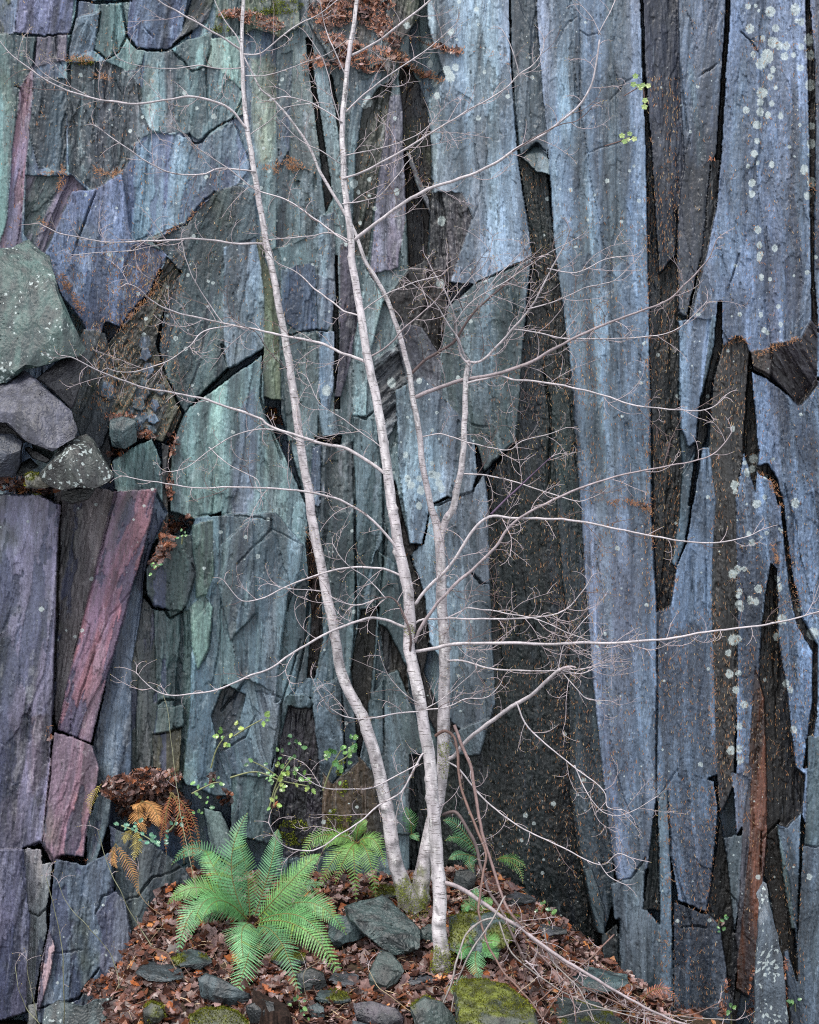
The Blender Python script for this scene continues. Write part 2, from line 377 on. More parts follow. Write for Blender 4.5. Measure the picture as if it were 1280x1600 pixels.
FA(10.95, .2, 0, (62,76,102), (54,68,84), [(440,420),(492,410),(496,515),(470,520),(440,500)], ang=6)
FA(10.9, .2, 0, (88,98,120), (110,124,140), [(494,430),(523,440),(521,505),(498,530)], ang=4, chip=1.5)
FA(10.8, .2, 0, (66,60,74), (52,46,56), [(532,380),(552,380),(563,490),(554,540),(533,620),(523,620),(531,540)], ang=6)
FA(10.7, -.05, 0, (94,124,126), (78,104,108), [(570,420),(586,440),(600,470),(576,560),(572,655),(550,648),(552,540),(562,490)], ang=3)
FA(10.75, .1, 0, (76,90,88), (60,72,74), [(440,525),(494,520),(500,620),(495,690),(450,690),(444,620)], ang=3, wet=.4)
FA(10.75, .1, 0, (88,106,128), (72,88,110), [(500,520),(524,520),(522,600),(510,680),(498,610)], ang=2)
FA(10.65, 0, 0, (66,82,92), (100,120,128), [(496,632),(524,645),(532,682),(505,690)], ang=-8)
FA(11.3, 0, 0, (26,28,28), DRK, [(492,684),(534,678),(532,692),(520,740),(512,690),(494,694)])
FA(10.7, .1, 0, (88,106,132), (72,90,108), [(488,698),(503,694),(500,790),(484,790)], ang=5)
FA(10.85, .2, 0, (66,76,78), (52,62,64), [(505,695),(552,690),(560,760),(556,960),(520,960),(500,900),(500,790)], ang=2, rough=1.6)
FA(10.78, .1, 0, (78,98,102), (62,80,86), [(552,650),(580,650),(598,740),(600,800),(560,960),(556,760)], ang=2)
FA(10.72, -.1, 0, (76,94,96), (62,78,82), [(520,800),(552,800),(556,960),(548,1060),(528,1060),(522,920)], ang=0)
FA(11.2, 0, 0, (66,44,36), (40,32,30), [(478,850),(492,800),(500,860),(505,1000),(492,1060),(480,1060),(486,960)], rough=1.6)
FA(10.7, .05, .0, (84,108,114), (70,92,100), [(450,930),(480,900),(488,960),(480,1060),(460,1080),(430,1100),(440,1000)], ang=5, chip=1.2)
FA(11.3, 0, 0, (40,36,33), (32,28,26), [(563,955),(592,948),(582,1100),(560,1190),(552,1075),(548,1045)], ang=2)
FA(10.75, -.1, 0, (90,112,122), (74,94,102), [(585,930),(592,965),(584,1100),(578,1102),(586,1010),(588,960)])
FA(10.7, .2, 0, (72,90,94), (58,74,78), [(592,860),(618,880),(634,980),(636,1045),(606,988),(592,975)], ang=2, chip=1.4)
FA(11.0, .2, 0, (56,46,36), (44,38,32), [(592,975),(606,985),(636,1042),(640,1100),(602,1048)], rough=1.6)
FA(10.65, .1, .0, (88,108,110), (72,90,92), [(602,1054),(622,1045),(650,1120),(662,1170),(665,1310),(600,1300),(600,1180)], ang=-6, chip=1.3)
FA(10.65, .1, 0, (76,98,104), (62,80,86), [(575,1100),(598,1060),(600,1200),(580,1200)], ang=3)
FA(10.75, .2, 0, (66,52,38), (48,42,34), [(505,1190),(560,1180),(600,1230),(605,1320),(500,1320)], ang=2, rough=1.5, wet=.4)
FA(10.6, .2, .1, (78,92,98), (62,74,80), [(490,1078),(530,1060),(552,1090),(560,1190),(520,1225),(500,1200),(488,1140)], ang=-14, chip=1.3)
FA(11.0, 0, 0, (44,40,46), (30,30,34), [(440,1102),(486,1090),(500,1200),(505,1340),(425,1340),(425,1230)], wet=1, rough=1.8)
FA(10.6, -.1, .1, (80,102,106), (64,84,90), [(438,1100),(450,1085),(478,1085),(490,1098),(486,1108),(452,1104),(436,1160),(424,1200)], chip=1)
# --- brown band under the needles at the top
FA(10.7, .05, -.03, (74,84,86), (58,52,48), [(462,-400),(650,-400),(655,30),(630,60),(612,128),(596,100),(560,112),(540,70),(520,100),(484,40)], rough=1.8, chip=2, ang=8)
FA(10.6, -.05, -.05, (78,86,60), (70,84,88), [(345,-60),(462,-60),(470,40),(440,60),(400,45),(350,60),(333,52)], rough=1.6, chip=2)
# --- centre right
FA(10.6, .03, 0, (108,126,146), (94,112,126), [(652,-400),(796,-400),(797,60),(803,150),(808,240),(832,402),(770,430),(745,445),(700,440),(680,330),(674,250),(670,160),(695,120),(668,40)], ang=-2, pit=.1)
FA(10.72, 0, 0, (60,58,62), (46,44,46), [(675,300),(722,300),(738,340),(705,440),(650,500),(620,505),(600,470),(640,420),(670,400)], rough=2.4, chip=2.4)
FA(10.85, .1, .1, (58,48,46), (44,38,38), [(640,420),(690,420),(700,480),(690,560),(665,560),(650,520),(622,500),(605,470)], rough=2, chip=1.5)
FA(10.6, .1, .1, (92,94,104), (74,72,84), [(628,505),(660,512),(690,560),(695,640),(640,640),(620,540)], ang=-4)
FA(10.7, .2, 0, (80,80,86), (60,60,66), [(585,560),(622,540),(640,620),(600,700),(585,640)], rough=2.4, chip=2.2, ang=50)
FA(10.55, .02, 0, (86,110,110), (72,94,94), [(745,440),(832,400),(822,470),(815,560),(812,620),(806,690),(757,737),(747,700),(692,620),(688,555),(700,480)], ang=-5, rough=1.4)
FA(10.48, 0, 0, (98,122,124), (84,108,112), [(752,470),(782,520),(790,640),(760,690),(735,640),(740,540)], ang=-6, paint=1)
FA(10.5, .02, 0, (108,130,152), (94,114,138), [(618,610),(660,590),(692,620),(722,655),(745,700),(740,765),(695,778),(672,790),(660,850),(640,850),(625,740)], ang=2)
FA(10.45, -.1, 0, (102,128,144), (88,112,126), [(715,655),(742,690),(747,740),(735,775),(700,778),(712,720)], ang=2)
FA(10.62, 0, 0, (98,120,136), (86,106,118), [(757,738),(765,800),(767,908),(774,1100),(764,1130),(735,1160),(700,1130),(690,1030),(668,1000),(660,940),(640,858),(662,850),(672,790),(740,765)], ang=-1, pit=.15)
FA(11.3, 0, 0, (50,38,36), (36,30,30), [(618,750),(628,800),(640,850),(655,852),(640,870),(655,905),(664,935),(672,1000),(664,1050),(685,1110),(730,1150),(722,1180),(700,1180),(668,1120),(655,1040),(640,960),(622,870),(610,790)], rough=1.4)
FA(10.85, 0, .1, (86,108,112), (70,88,94), [(700,1150),(740,1130),(772,1120),(748,1185),(725,1260),(700,1225)], ang=-16)
# --- big wet face, recess shade painted into its near-black colour
FA(11.3, .0, .02, (20,32,31), (28,35,31), [(796,30),(803,60),(806,150),(812,215),(850,225),(866,380),(880,440),(900,560),(915,760),(935,900),(945,1060),(955,1160),(970,1300),(980,1370),(1000,1700),(700,1700),(640,1400),(640,1180),(750,1180),(774,1100),(766,908),(762,745),(805,690),(812,620),(815,560),(832,405),(818,300),(808,240),(803,150)], ang=-3, wet=.45, rough=1.5, pit=.4)
FA(11.22, -.05, 0, (42,54,52), (36,46,44), [(880,560),(905,760),(925,1000),(945,1217),(958,1350),(953,1400),(930,1450),(905,1340),(890,1240),(888,1000),(870,800),(862,620)], ang=-5, wet=.4, pit=.3)
FA(11.1, -.3, 0, (66,80,86), (52,64,68), [(897,1250),(905,850),(918,900),(930,1050),(945,1217),(958,1350),(962,1400),(943,1465),(930,1455),(912,1360)], ang=-8, rough=1.3)
FA(10.95, -.4, 0, (60,74,76), (48,60,62), [(912,1362),(925,1355),(945,1420),(945,1462),(933,1458)], ang=-12)
FA(10.85, 0, 0, (74,92,98), (88,106,118), [(796,-400),(819,-400),(843,34),(850,150),(858,268),(840,228),(812,245),(805,190),(799,70)], ang=-4)
FA(10.8, 0, -.4, (84,100,100), (64,78,78), [(812,245),(838,226),(856,245),(862,275),(838,268)], )
# --- long pale pillar
FA(10.7, .02, 0, (104,122,146), (92,110,128), [(819,-400),(993,-400),(1003,100),(1008,200),(1012,400),(1015,550),(1017,800),(1026,955),(1028,1245),(1012,1355),(1005,1360),(985,1375),(963,1375),(955,1330),(943,1217),(925,1060),(905,760),(890,560),(866,380),(858,262),(848,140),(840,34)], ang=-3, pit=.15)
FA(10.68, 0, 0, (114,134,144), (102,122,134), [(850,-400),(902,-400),(906,100),(906,180),(922,280),(930,400),(908,400),(900,280),(880,240),(860,120)], ang=-1, paint=1)
FA(10.72, 0, 0, (72,82,88), (92,106,108), [(938,-400),(982,-400),(990,150),(985,400),(950,430),(935,300),(945,120)], ang=-1, pit=.2, paint=1)
FA(10.68, 0, 0, (98,116,146), (86,102,130), [(892,560),(912,560),(925,800),(948,1050),(966,1217),(978,1360),(963,1375),(943,1217),(925,1060),(905,760)], ang=-4, paint=1)
FA(10.69, 0, 0, (108,128,136), (92,112,124), [(920,560),(940,560),(955,800),(965,1000),(945,1000),(930,800)], ang=-3, paint=1)
FA(10.71, 0, 0, (76,88,108), (90,102,122), [(950,850),(985,900),(1000,1200),(985,1260),(962,1150)], ang=-4, pit=.4, paint=1)
# --- channel with its shade painted in as dark colour, and the slab beside it
FA(11.4, 0, 0, (30,30,32), (42,38,36), [(1003,60),(1030,60),(1075,300),(1062,400),(1061,500),(1060,665),(1070,760),(1077,800),(1057,882),(1048,948),(1028,962),(1020,800),(1016,550),(1012,400),(1008,200)], wet=.3, rough=1.4)
FA(11.0, .35, 0, (66,68,82), (54,54,64), [(994,-400),(1054,-400),(1062,110),(1078,240),(1072,300),(1058,330),(1056,400),(1030,430),(1022,300),(1008,110)], ang=-3, wet=.3)
FA(10.72, -.1, 0, (86,96,116), (70,76,94), [(1053,-400),(1158,-400),(1122,240),(1110,258),(1098,400),(1080,497),(1062,490),(1058,400),(1060,320),(1070,260),(1062,110)], ang=4, rough=1.2)
FA(10.7, 0, 0, (92,112,120), (80,98,110), [(1072,90),(1088,110),(1100,200),(1106,250),(1090,262),(1080,200)], ang=2, paint=1)
FA(10.75, -.25, .03, (56,54,64), (40,40,48), [(1072,210),(1090,262),(1112,245),(1100,400),(1086,505),(1058,500),(1052,400),(1054,300)], ang=4, paint=1)
FA(11.5, 0, 0, (28,24,24), (22,20,20), [(1153,-300),(1164,-300),(1127,245),(1121,320),(1104,400),(1080,498),(1074,490),(1096,400),(1110,260),(1120,240)])
FA(10.9, .5, 0, (30,28,30), (22,22,24), [(1111,252),(1126,248),(1117,370),(1104,400),(1080,498),(1076,492),(1096,400)])
FA(10.62, .03, 0, (106,122,156), (94,108,138), [(1164,-400),(1750,-400),(1750,600),(1277,589),(1277,513),(1266,500),(1252,527),(1204,537),(1203,585),(1175,572),(1163,530),(1150,527),(1129,540),(1125,470),(1118,500),(1080,498),(1104,400),(1121,320),(1127,245)], ang=-1, pit=.35, rough=1.3)
FA(10.6, .1, 0, (114,134,160), (104,120,146), [(1118,330),(1160,60),(1172,60),(1162,380),(1140,440),(1108,420)], ang=4, pit=.2, paint=1)
FA(10.66, .2, 0, (98,100,120), (76,84,98), [(1104,412),(1128,400),(1125,470),(1118,500),(1082,500)], ang=6, paint=1)
FA(11.2, .0, 0, (34,26,24), (44,36,34), [(1258,-30),(1263,-30),(1275,120),(1272,420),(1278,520),(1268,520),(1266,300),(1262,100)])
FA(10.68, .2, 0, (84,90,108), (70,74,90), [(1268,-300),(1750,-300),(1750,420),(1275,420),(1274,120)], pit=.4)
FA(10.7, -.02, 0, (100,120,156), (90,108,138), [(1060,502),(1080,498),(1118,500),(1115,537),(1094,620),(1087,690),(1076,700),(1063,668)], ang=3, pit=.15)
FA(10.8, -.3, 0, (84,112,122), (68,92,102), [(1112,490),(1122,500),(1108,600),(1092,690),(1082,780),(1070,850),(1057,885),(1050,880),(1062,800),(1066,740),(1088,700),(1095,620)], ang=6, wet=.4)
FA(11.3, 0, 0, (38,32,30), (30,26,26), [(1122,470),(1128,470),(1128,540),(1112,600),(1106,680),(1090,720),(1080,790),(1076,790),(1086,710),(1096,620),(1115,540)])
FA(10.7, .05, 0, (102,122,150), (86,104,126), [(1098,700),(1108,700),(1120,740),(1118,800),(1112,900),(1115,1050),(1122,1210),(1028,1250),(1026,955),(1048,948),(1057,885),(1072,850),(1084,780)], ang=1, pit=.25)
FA(10.72, 0, 0, (84,94,112), (66,74,88), [(1030,1000),(1100,960),(1113,1060),(1120,1210),(1085,1215),(1060,1210),(1030,1235)], ang=-2, pit=.75, rough=1.5, paint=1)
FA(10.9, .1, 0, (54,48,44), (42,38,36), [(1129,540),(1150,525),(1163,529),(1172,551),(1166,640),(1162,710),(1150,780),(1152,890),(1153,1000),(1152,1100),(1146,1230),(1124,1275),(1120,1210),(1115,1050),(1112,900),(1118,780),(1108,700),(1115,590)], rough=1.7, wet=.3, ang=-3)
FA(11.6, 0, 0, (34,29,22), (28,24,20), [(1172,546),(1177,575),(1182,640),(1186,709),(1181,775),(1172,740),(1161,705),(1166,623)])
FA(10.66, .02, 0, (106,128,166), (92,110,142), [(1175,579),(1201,592),(1235,620),(1249,634),(1280,592),(1750,600),(1750,1330),(1262,1300),(1252,1272),(1225,1300),(1200,1300),(1150,1230),(1153,1000),(1152,890),(1150,780),(1163,705),(1180,770),(1186,709)], ang=-6, pit=.5, rough=1.5)
FA(10.7, 0, 0, (80,86,104), (66,72,88), [(1165,715),(1182,780),(1195,880),(1185,1080),(1160,1150),(1155,900),(1152,780)], ang=-4, pit=.6, paint=1)
FA(10.55, .2, .2, (56,50,56), (44,38,42), [(1204,537),(1252,527),(1266,500),(1277,513),(1277,589),(1249,634),(1235,620),(1201,589)], ang=-35, rough=1.8, chip=1.6)
FA(10.95, 0, .3, (34,28,26), BRN, [(1249,634),(1277,589),(1279,600),(1252,634),(1245,632),(1238,624)])
FA(10.6, 0, 0, (66,56,48), (50,42,38), [(1172,548),(1206,545),(1203,592),(1178,575)], rough=2)
FA(11.3, 0, 0, (36,30,28), (28,24,22), [(1180,728),(1200,725),(1215,750),(1224,790),(1216,790),(1206,752),(1186,742)])
FA(11.1, 0, 0, (38,34,34), (30,26,26), [(1220,790),(1225,790),(1238,900),(1252,960),(1278,1010),(1276,1120),(1262,1200),(1255,1200),(1268,1100),(1270,1020),(1246,975),(1232,910)], rough=1.5)
# dark spire
FA(11.4, 0, 0, (34,29,26), (28,23,21), [(1204,880),(1213,887),(1216,937),(1216,992),(1232,1092),(1243,1200),(1258,1210),(1254,1272),(1228,1295),(1214,1288),(1238,1420),(1243,1480),(1262,1600),(1215,1600),(1208,1430),(1195,1370),(1188,1365),(1150,1600),(1140,1600),(1160,1320),(1172,1200),(1184,1092),(1190,979),(1197,920)], ang=-3, wet=.25)
FA(10.9, .35, 0, (124,66,36), (84,50,36), [(1170,1180),(1180,1040),(1194,1090),(1198,1200),(1199,1313),(1192,1372),(1184,1509),(1170,1560),(1150,1545),(1156,1400),(1165,1300)], ang=4, rough=1.2, wet=.95)
FA(10.82, .2, 0, (86,82,88), (70,62,64), [(1163,1190),(1174,1200),(1172,1300),(1162,1420),(1150,1520),(1140,1620),(1130,1620),(1148,1480),(1156,1380)], ang=4)
FA(10.75, -.2, 0, (82,98,92), (60,54,46), [(1214,1288),(1222,1296),(1246,1450),(1236,1450),(1225,1380)], ang=-8)
FA(10.7, .1, 0, (104,120,140), (88,104,118), [(1217,1292),(1228,1296),(1252,1272),(1250,1330),(1246,1480),(1234,1380)], ang=-10, chip=1.5)
FA(10.66, .05, 0, (84,94,108), (70,78,88), [(1254,1320),(1280,1320),(1750,1330),(1750,2000),(1250,2000),(1246,1480),(1250,1400)], ang=4, pit=.4)
FA(10.7, .2, 0, (74,94,98), (62,80,84), [(1262,1150),(1750,1150),(1750,1322),(1256,1320),(1260,1260)], ang=6)
FA(10.75, .1, 0, (92,100,120), (78,86,104), [(1143,1205),(1172,1215),(1160,1290),(1151,1305),(1148,1260)], ang=4, pit=.3)
FA(10.75, .1, 0, (82,98,102), (66,80,84), [(1128,1310),(1160,1303),(1156,1392),(1149,1456),(1139,1400),(1132,1340)], ang=5, chip=1.4)
# lower right
FA(10.68, .02, 0, (96,114,142), (82,98,122), [(1044,1232),(1060,1198),(1090,1212),(1116,1220),(1122,1262),(1110,1390),(1103,1425),(1060,1408),(1048,1340)], ang=-6, pit=.55, rough=1.4)
FA(10.66, 0, 0, (94,114,124), (84,100,112), [(1027,1240),(1044,1235),(1048,1340),(1052,1500),(1054,1750),(1030,1750),(1032,1440)], ang=0)
FA(10.66, .1, 0, (90,112,118), (78,98,104), [(953,1379),(985,1372),(1008,1341),(1006,1413),(1032,1447),(1032,1750),(967,1700),(967,1437),(960,1437)], ang=-1)
FA(10.9, 0, 0, (44,54,54), DRK, [(940,1462),(965,1440),(970,1500),(975,1700),(938,1700)])
FA(10.7, .1, 0, (70,82,96), (54,62,74), [(1052,1410),(1103,1428),(1108,1425),(1128,1450),(1140,1560),(1140,1750),(1054,1750)], ang=-2, pit=.6, rough=1.5)
FA(11.0, .2, 0, (44,50,46), (36,38,36), [(1026,1245),(1031,1423),(1005,1420),(1012,1355),(1019,1286)], wet=.4)
FA(11.2, 0, 0, (38,36,34), (28,28,28), [(1125,1276),(1136,1337),(1146,1440),(1152,1485),(1143,1560),(1136,1520),(1125,1445),(1104,1425),(1115,1355)])
FA(11.25, 0, 0, (60,38,28), (40,30,26), [(1225,1500),(1234,1520),(1242,1600),(1232,1600)], rough=2)
FA(10.6, .1, 0, (84,94,112), (70,80,94), [(1225,1488),(1232,1485),(1249,1544),(1258,1640),(1239,1640),(1228,1520)], ang=-10)
# narrow cracks: points, half width px, depth m
CRACKS = [
 ([(22,51),(57,57),(110,53)],2,.18),([(110,53),(118,28),(122,0)],2,.2),([(103,95),(117,29)],1.6,.15),([(57,57),(52,104)],1.5,.12),
 ([(88,55),(90,90),(98,105)],1.3,.08),([(148,80),(157,17)],1.6,.12),([(148,80),(165,92),(186,82),(199,54),(190,10)],1.8,.16),
 ([(199,55),(208,68),(215,76),(237,79),(263,80),(276,66),(300,48)],2.6,.3),([(226,44),(240,60)],1.2,.08),([(120,2),(175,3),(205,0)],2.6,.25),
 ([(268,78),(300,112),(322,104)],1.3,.08),([(330,72),(322,104),(327,206)],1.2,.07),([(380,155),(365,185),(327,206),(314,222),(302,224),(296,210)],1.6,.12),
 ([(365,185),(392,262)],1.2,.06),([(240,370),(292,350),(320,312),(335,300)],2,.1),([(206,378),(240,368)],1.4,.08),
 ([(113,400),(145,312),(150,300)],1.8,.1),([(189,510),(213,479),(237,455),(251,420),(262,398)],2,.12),([(24,134),(32,137),(40,160)],1.4,.1),
 ([(357,577),(310,622),(289,644),(274,676),(266,712),(264,800)],2.6,.22),([(354,548),(345,540),(357,577)],1.3,.07),([(411,545),(357,577)],1.5,.07),
 ([(411,550),(407,620),(415,650),(440,700)],1.8,.12),([(95,785),(92,860),(90,920),(84,1092),(80,1200),(66,1318)],2.4,.22),
 ([(182,770),(151,886),(120,1006),(91,1142)],1.6,.12),([(84,1143),(113,1150),(144,1164)],1.6,.1),([(112,1126),(112,1150)],1.6,.1),([(66,1320),(83,1345),(96,1338),(132,1338)],2.4,.2),
 ([(38,1325),(62,1319),(78,1346)],3.2,.3),([(137,1290),(132,1340)],1.8,.12),([(245,770),(258,800)],1.5,.1),([(205,925),(172,962),(150,1015),(128,1080),(112,1145)],1.4,.05),
 ([(45,1424),(60,1432),(72,1420)],2,.2),([(74,1420),(76,1454),(60,1560)],1.8,.15),([(82,1490),(128,1484)],1.2,.06),([(178,1392),(160,1400),(150,1430)],1.6,.1),([(58,1576),(124,1560),(155,1512)],2.2,.2),
 ([(54,1440),(52,1564)],1.5,.12),([(196,1406),(215,1402),(240,1370),(262,1365),(292,1350)],2,.1),([(178,1392),(178,1330),(170,1290)],1.6,.1),
 ([(310,806),(345,805),(400,808),(424,812),(424,826),(400,850),(370,882)],1.5,.08),([(345,800),(348,870),(345,1000),(330,1080)],1.4,.06),([(333,951),(327,1013),(309,1047)],1.4,.07),
 ([(300,880),(305,896),(295,937)],1.8,.1),([(229,930),(240,948),(258,952),(266,966),(285,955)],2.4,.2),([(240,1148),(285,1137)],2,.15),([(247,1100),(252,1095),(270,1093)],2,.15),
 ([(345,1110),(364,1088),(384,1062)],1.6,.1),([(400,1080),(440,1090)],1.5,.1),([(430,1230),(440,1100),(470,1000)],1.8,.12),([(415,650),(430,690),(440,720)],1.6,.1),
 ([(404,700),(430,760),(424,812)],1.2,.05),([(424,826),(470,850)],1.2,.05),([(350,1170),(385,1150),(400,1120)],1.5,.08),
 ([(486,900),(478,1000),(462,1080)],1.8,.14),([(552,690),(556,960),(548,1060)],1.8,.14),([(598,740),(600,860),(592,960)],2,.16),([(545,380),(560,470),(552,560)],1.5,.1),
 ([(552,648),(572,655),(585,640)],1.6,.12),([(440,525),(470,520),(496,515),(512,520)],1.8,.14),([(534,1060),(540,1200),(520,1225)],1.8,.15),
 ([(744,443),(832,402)],1.8,.12),([(757,738),(806,690)],2.2,.2),([(737,662),(765,668)],1.6,.06),([(672,790),(690,788),(740,766)],1.6,.1),([(742,898),(750,912),(766,912)],2.2,.14),([(735,893),(745,905)],2,.1),
 ([(727,372),(747,320),(762,240),(764,150)],1.0,.04),([(797,60),(806,190),(812,246)],1.8,.16),([(812,245),(838,226),(852,236)],1.8,.12),
 ([(906,-20),(906,110),(906,200)],1.1,.06),([(870,70),(885,40),(903,26)],1,.05),([(906,48),(920,56),(936,52)],1.3,.06),([(952,160),(975,130),(1000,120)],1,.04),([(915,240),(960,225),(990,215)],1,.05),
 ([(1062,100),(1078,232)],1.4,.08),([(1130,120),(1127,60),(1130,0)],1,.04),([(1092,120),(1120,100)],1.3,.06),([(1158,50),(1172,64),(1184,80)],1.6,.1),([(1163,250),(1166,330),(1162,420)],1,.06),
 ([(1155,400),(1138,455)],1.4,.08),([(1175,570),(1205,590),(1248,634)],2,.12),([(1206,590),(1206,545),(1196,470)],1.2,.08),([(1206,590),(1210,700),(1207,760)],1.1,.05),
 ([(1104,690),(1106,745)],1.3,.1),([(1102,780),(1104,950),(1112,1030)],1.1,.08),([(1078,860),(1084,950),(1092,1030)],1.1,.07),([(1027,1000),(1026,1240)],2,.16),([(1044,1236),(1048,1340),(1052,1400),(1050,1560)],1.6,.13),
 ([(1009,1000),(1005,1240),(1010,1330)],.9,.03),([(1060,1200),(1028,1250)],1.4,.08),([(953,1379),(985,1372),(1008,1341)],1.6,.1),([(962,1440),(968,1436),(968,1510)],1.6,.12),([(1064,1450),(1090,1445),(1103,1452)],2,.1),
 ([(1052,1345),(1070,1410),(1080,1445)],2.2,.1),([(1222,790),(1236,900),(1255,965),(1278,1012)],2,.12),([(1256,1320),(1280,1322)],1.5,.1),([(1192,1312),(1212,1290),(1218,1284)],2,.15),([(1135,1390),(1150,1405),(1156,1420)],1.3,.08),
 ([(1188,1365),(1190,1300)],1.6,.2),([(848,570),(860,640),(858,760)],2.2,.12),([(800,900),(815,1020)],1.4,.06),
]
# lichen spots on the right hand faces (x, y, radius px)
SPOTS = [(1169,10,5),(1181,9,4),(1204,18,8),(1243,15,9),(1252,34,6),(1172,45,9),(1212,44,8),(1192,60,6),(1264,62,10),(1208,66,8),(1218,71,8),(1229,72,7),(1252,73,6),(1177,85,7),(1199,88,11),(1226,88,8),(1266,86,7),(1240,86,5),(1251,106,7),(1189,100,8),(1208,109,5),(1204,120,6),(1212,137,5),(1266,133,9),(1191,145,8),(1188,160,7),(1206,162,5),(1166,172,7),(1188,175,8),(1200,180,6),(1183,195,7),(1220,182,5),(1183,220,5),(1179,240,6),(1184,254,4),(1268,197,7),(1267,225,9),(1169,260,4),(1175,286,7),(1175,303,6),(1206,257,6),(1257,265,8),(1268,285,10),(1262,306,6),(1184,359,7),(1187,383,7),(1188,398,6),(1211,388,6),(1190,433,5),(1189,492,5),(1220,507,4),(1194,516,5),(1199,520,4),(1156,491,4),(1186,405,5),(1145,670,6),(1177,717,7),(1164,723,5),(1168,738,9),(1175,733,6),(1148,758,7),(1149,768,6),(1195,777,5),(1183,787,7),(1243,786,8),(1170,834,5),(1175,848,5),(1198,833,4),(1222,830,4),(1153,890,8),(1145,897,8),(1163,889,5),(1215,905,6),(1218,918,8),(1156,925,7),(1185,920,7),(1172,938,7),(1181,940,7),(1155,944,7),(1158,950,7),(1222,968,8),(1250,952,6),(1146,1000,9),(1153,998,7),(1213,995,7),(1270,990,9),(1138,1020,5),(1140,1053,9),(1154,1052,6),(1107,1045,4),(1163,1101,7),(1195,1062,4),(1228,1068,7),(1150,1078,6),(1154,1135,7),(1143,1172,7),(1155,1170,6),(1156,1188,6),(1240,1140,7),(1235,1078,5),(1265,1370,5),
 (655,748,6),(634,711,6),(637,748,6),(642,758,6),(658,766,7),(676,741,7),(683,743,6),(686,755,7),(690,764,6),(655,790,7),(675,724,4),(622,770,5),(655,595,5),(705,50,8),(668,70,8),(712,105,7),(690,345,9),(620,300,7),(617,185,5),(575,160,7),(553,287,8),(704,120,9),(612,598,8),(510,610,9),(688,443,9),(445,405,4),(636,40,6),(672,100,7),(679,130,8),(683,150,7),(698,110,7),(575,155,6),(570,165,6),(560,300,5)]

CHV = [None]
def face_pass(px, py, wx, wy):
    sh = px.shape
    D = np.full(sh, 10.9); C1 = np.zeros(sh + (3,)); C2 = np.zeros(sh + (3,))
    C1[:] = lin(GR2); C2[:] = lin(BL2)
    ANG = np.full(sh, 3.0); RO = np.ones(sh); CH = np.ones(sh); WET = np.full(sh, .1); PIT = np.zeros(sh)
    ID = np.zeros(sh)
    for k, (d, gx, gy, c1, c2, pts, o) in enumerate(FACES):
        xs = [p[0] for p in pts]; ys = [p[1] for p in pts]
        m = (wx >= min(xs)) & (wx <= max(xs)) & (wy >= min(ys)) & (wy <= max(ys))
        idx = np.nonzero(m)
        if len(idx[0]) == 0: continue
        ok = inpoly(wx[idx], wy[idx], pts)
        idx = (idx[0][ok], idx[1][ok])
        cx = sum(max(-60, min(1340, x)) for x in xs) / len(xs); cy = sum(max(-60, min(1660, y)) for y in ys) / len(ys)
        if o.get('paint'):
            sw, _ = segdist(px[idx], py[idx], pts + [pts[0]])
            kk = np.clip(sw / 7 + .9 * fbm(px[idx] / 7, py[idx] / 40, 3, 66), 0, 1)[..., None] * .85
            C1[idx] = C1[idx] * (1 - kk) + lin(c1) * kk; C2[idx] = C2[idx] * (1 - kk) + lin(c2) * kk
            PIT[idx] = PIT[idx] * (1 - kk[..., 0]) + o.get('pit', 0) * kk[..., 0]
            continue
        if 10.3 < d < 10.98: d = 10.62 + (d - 10.68) * .12
        elif d >= 10.98: d = 10.71 + (d - 10.98) * .30
        else: d = 10.56 + (d - 10.3) * .6 if cy > 700 else 10.58 + (d - 10.3) * .3
        D[idx] = d + gx * .28 * (px[idx] - cx) / 100 + gy * (py[idx] - cy) / 100
        C1[idx] = lin(c1); C2[idx] = lin(c2) * .80
        ANG[idx] = o.get('ang', 3); RO[idx] = o.get('rough', 1); CH[idx] = o.get('chip', 1)
        WET[idx] = o.get('wet', .12); PIT[idx] = o.get('pit', 0); ID[idx] = k + 1
    if CHV[0] is None or CHV[0].shape != sh: CHV[0] = CH
    return D, C1, C2, RO, WET, PIT, ANG, ID

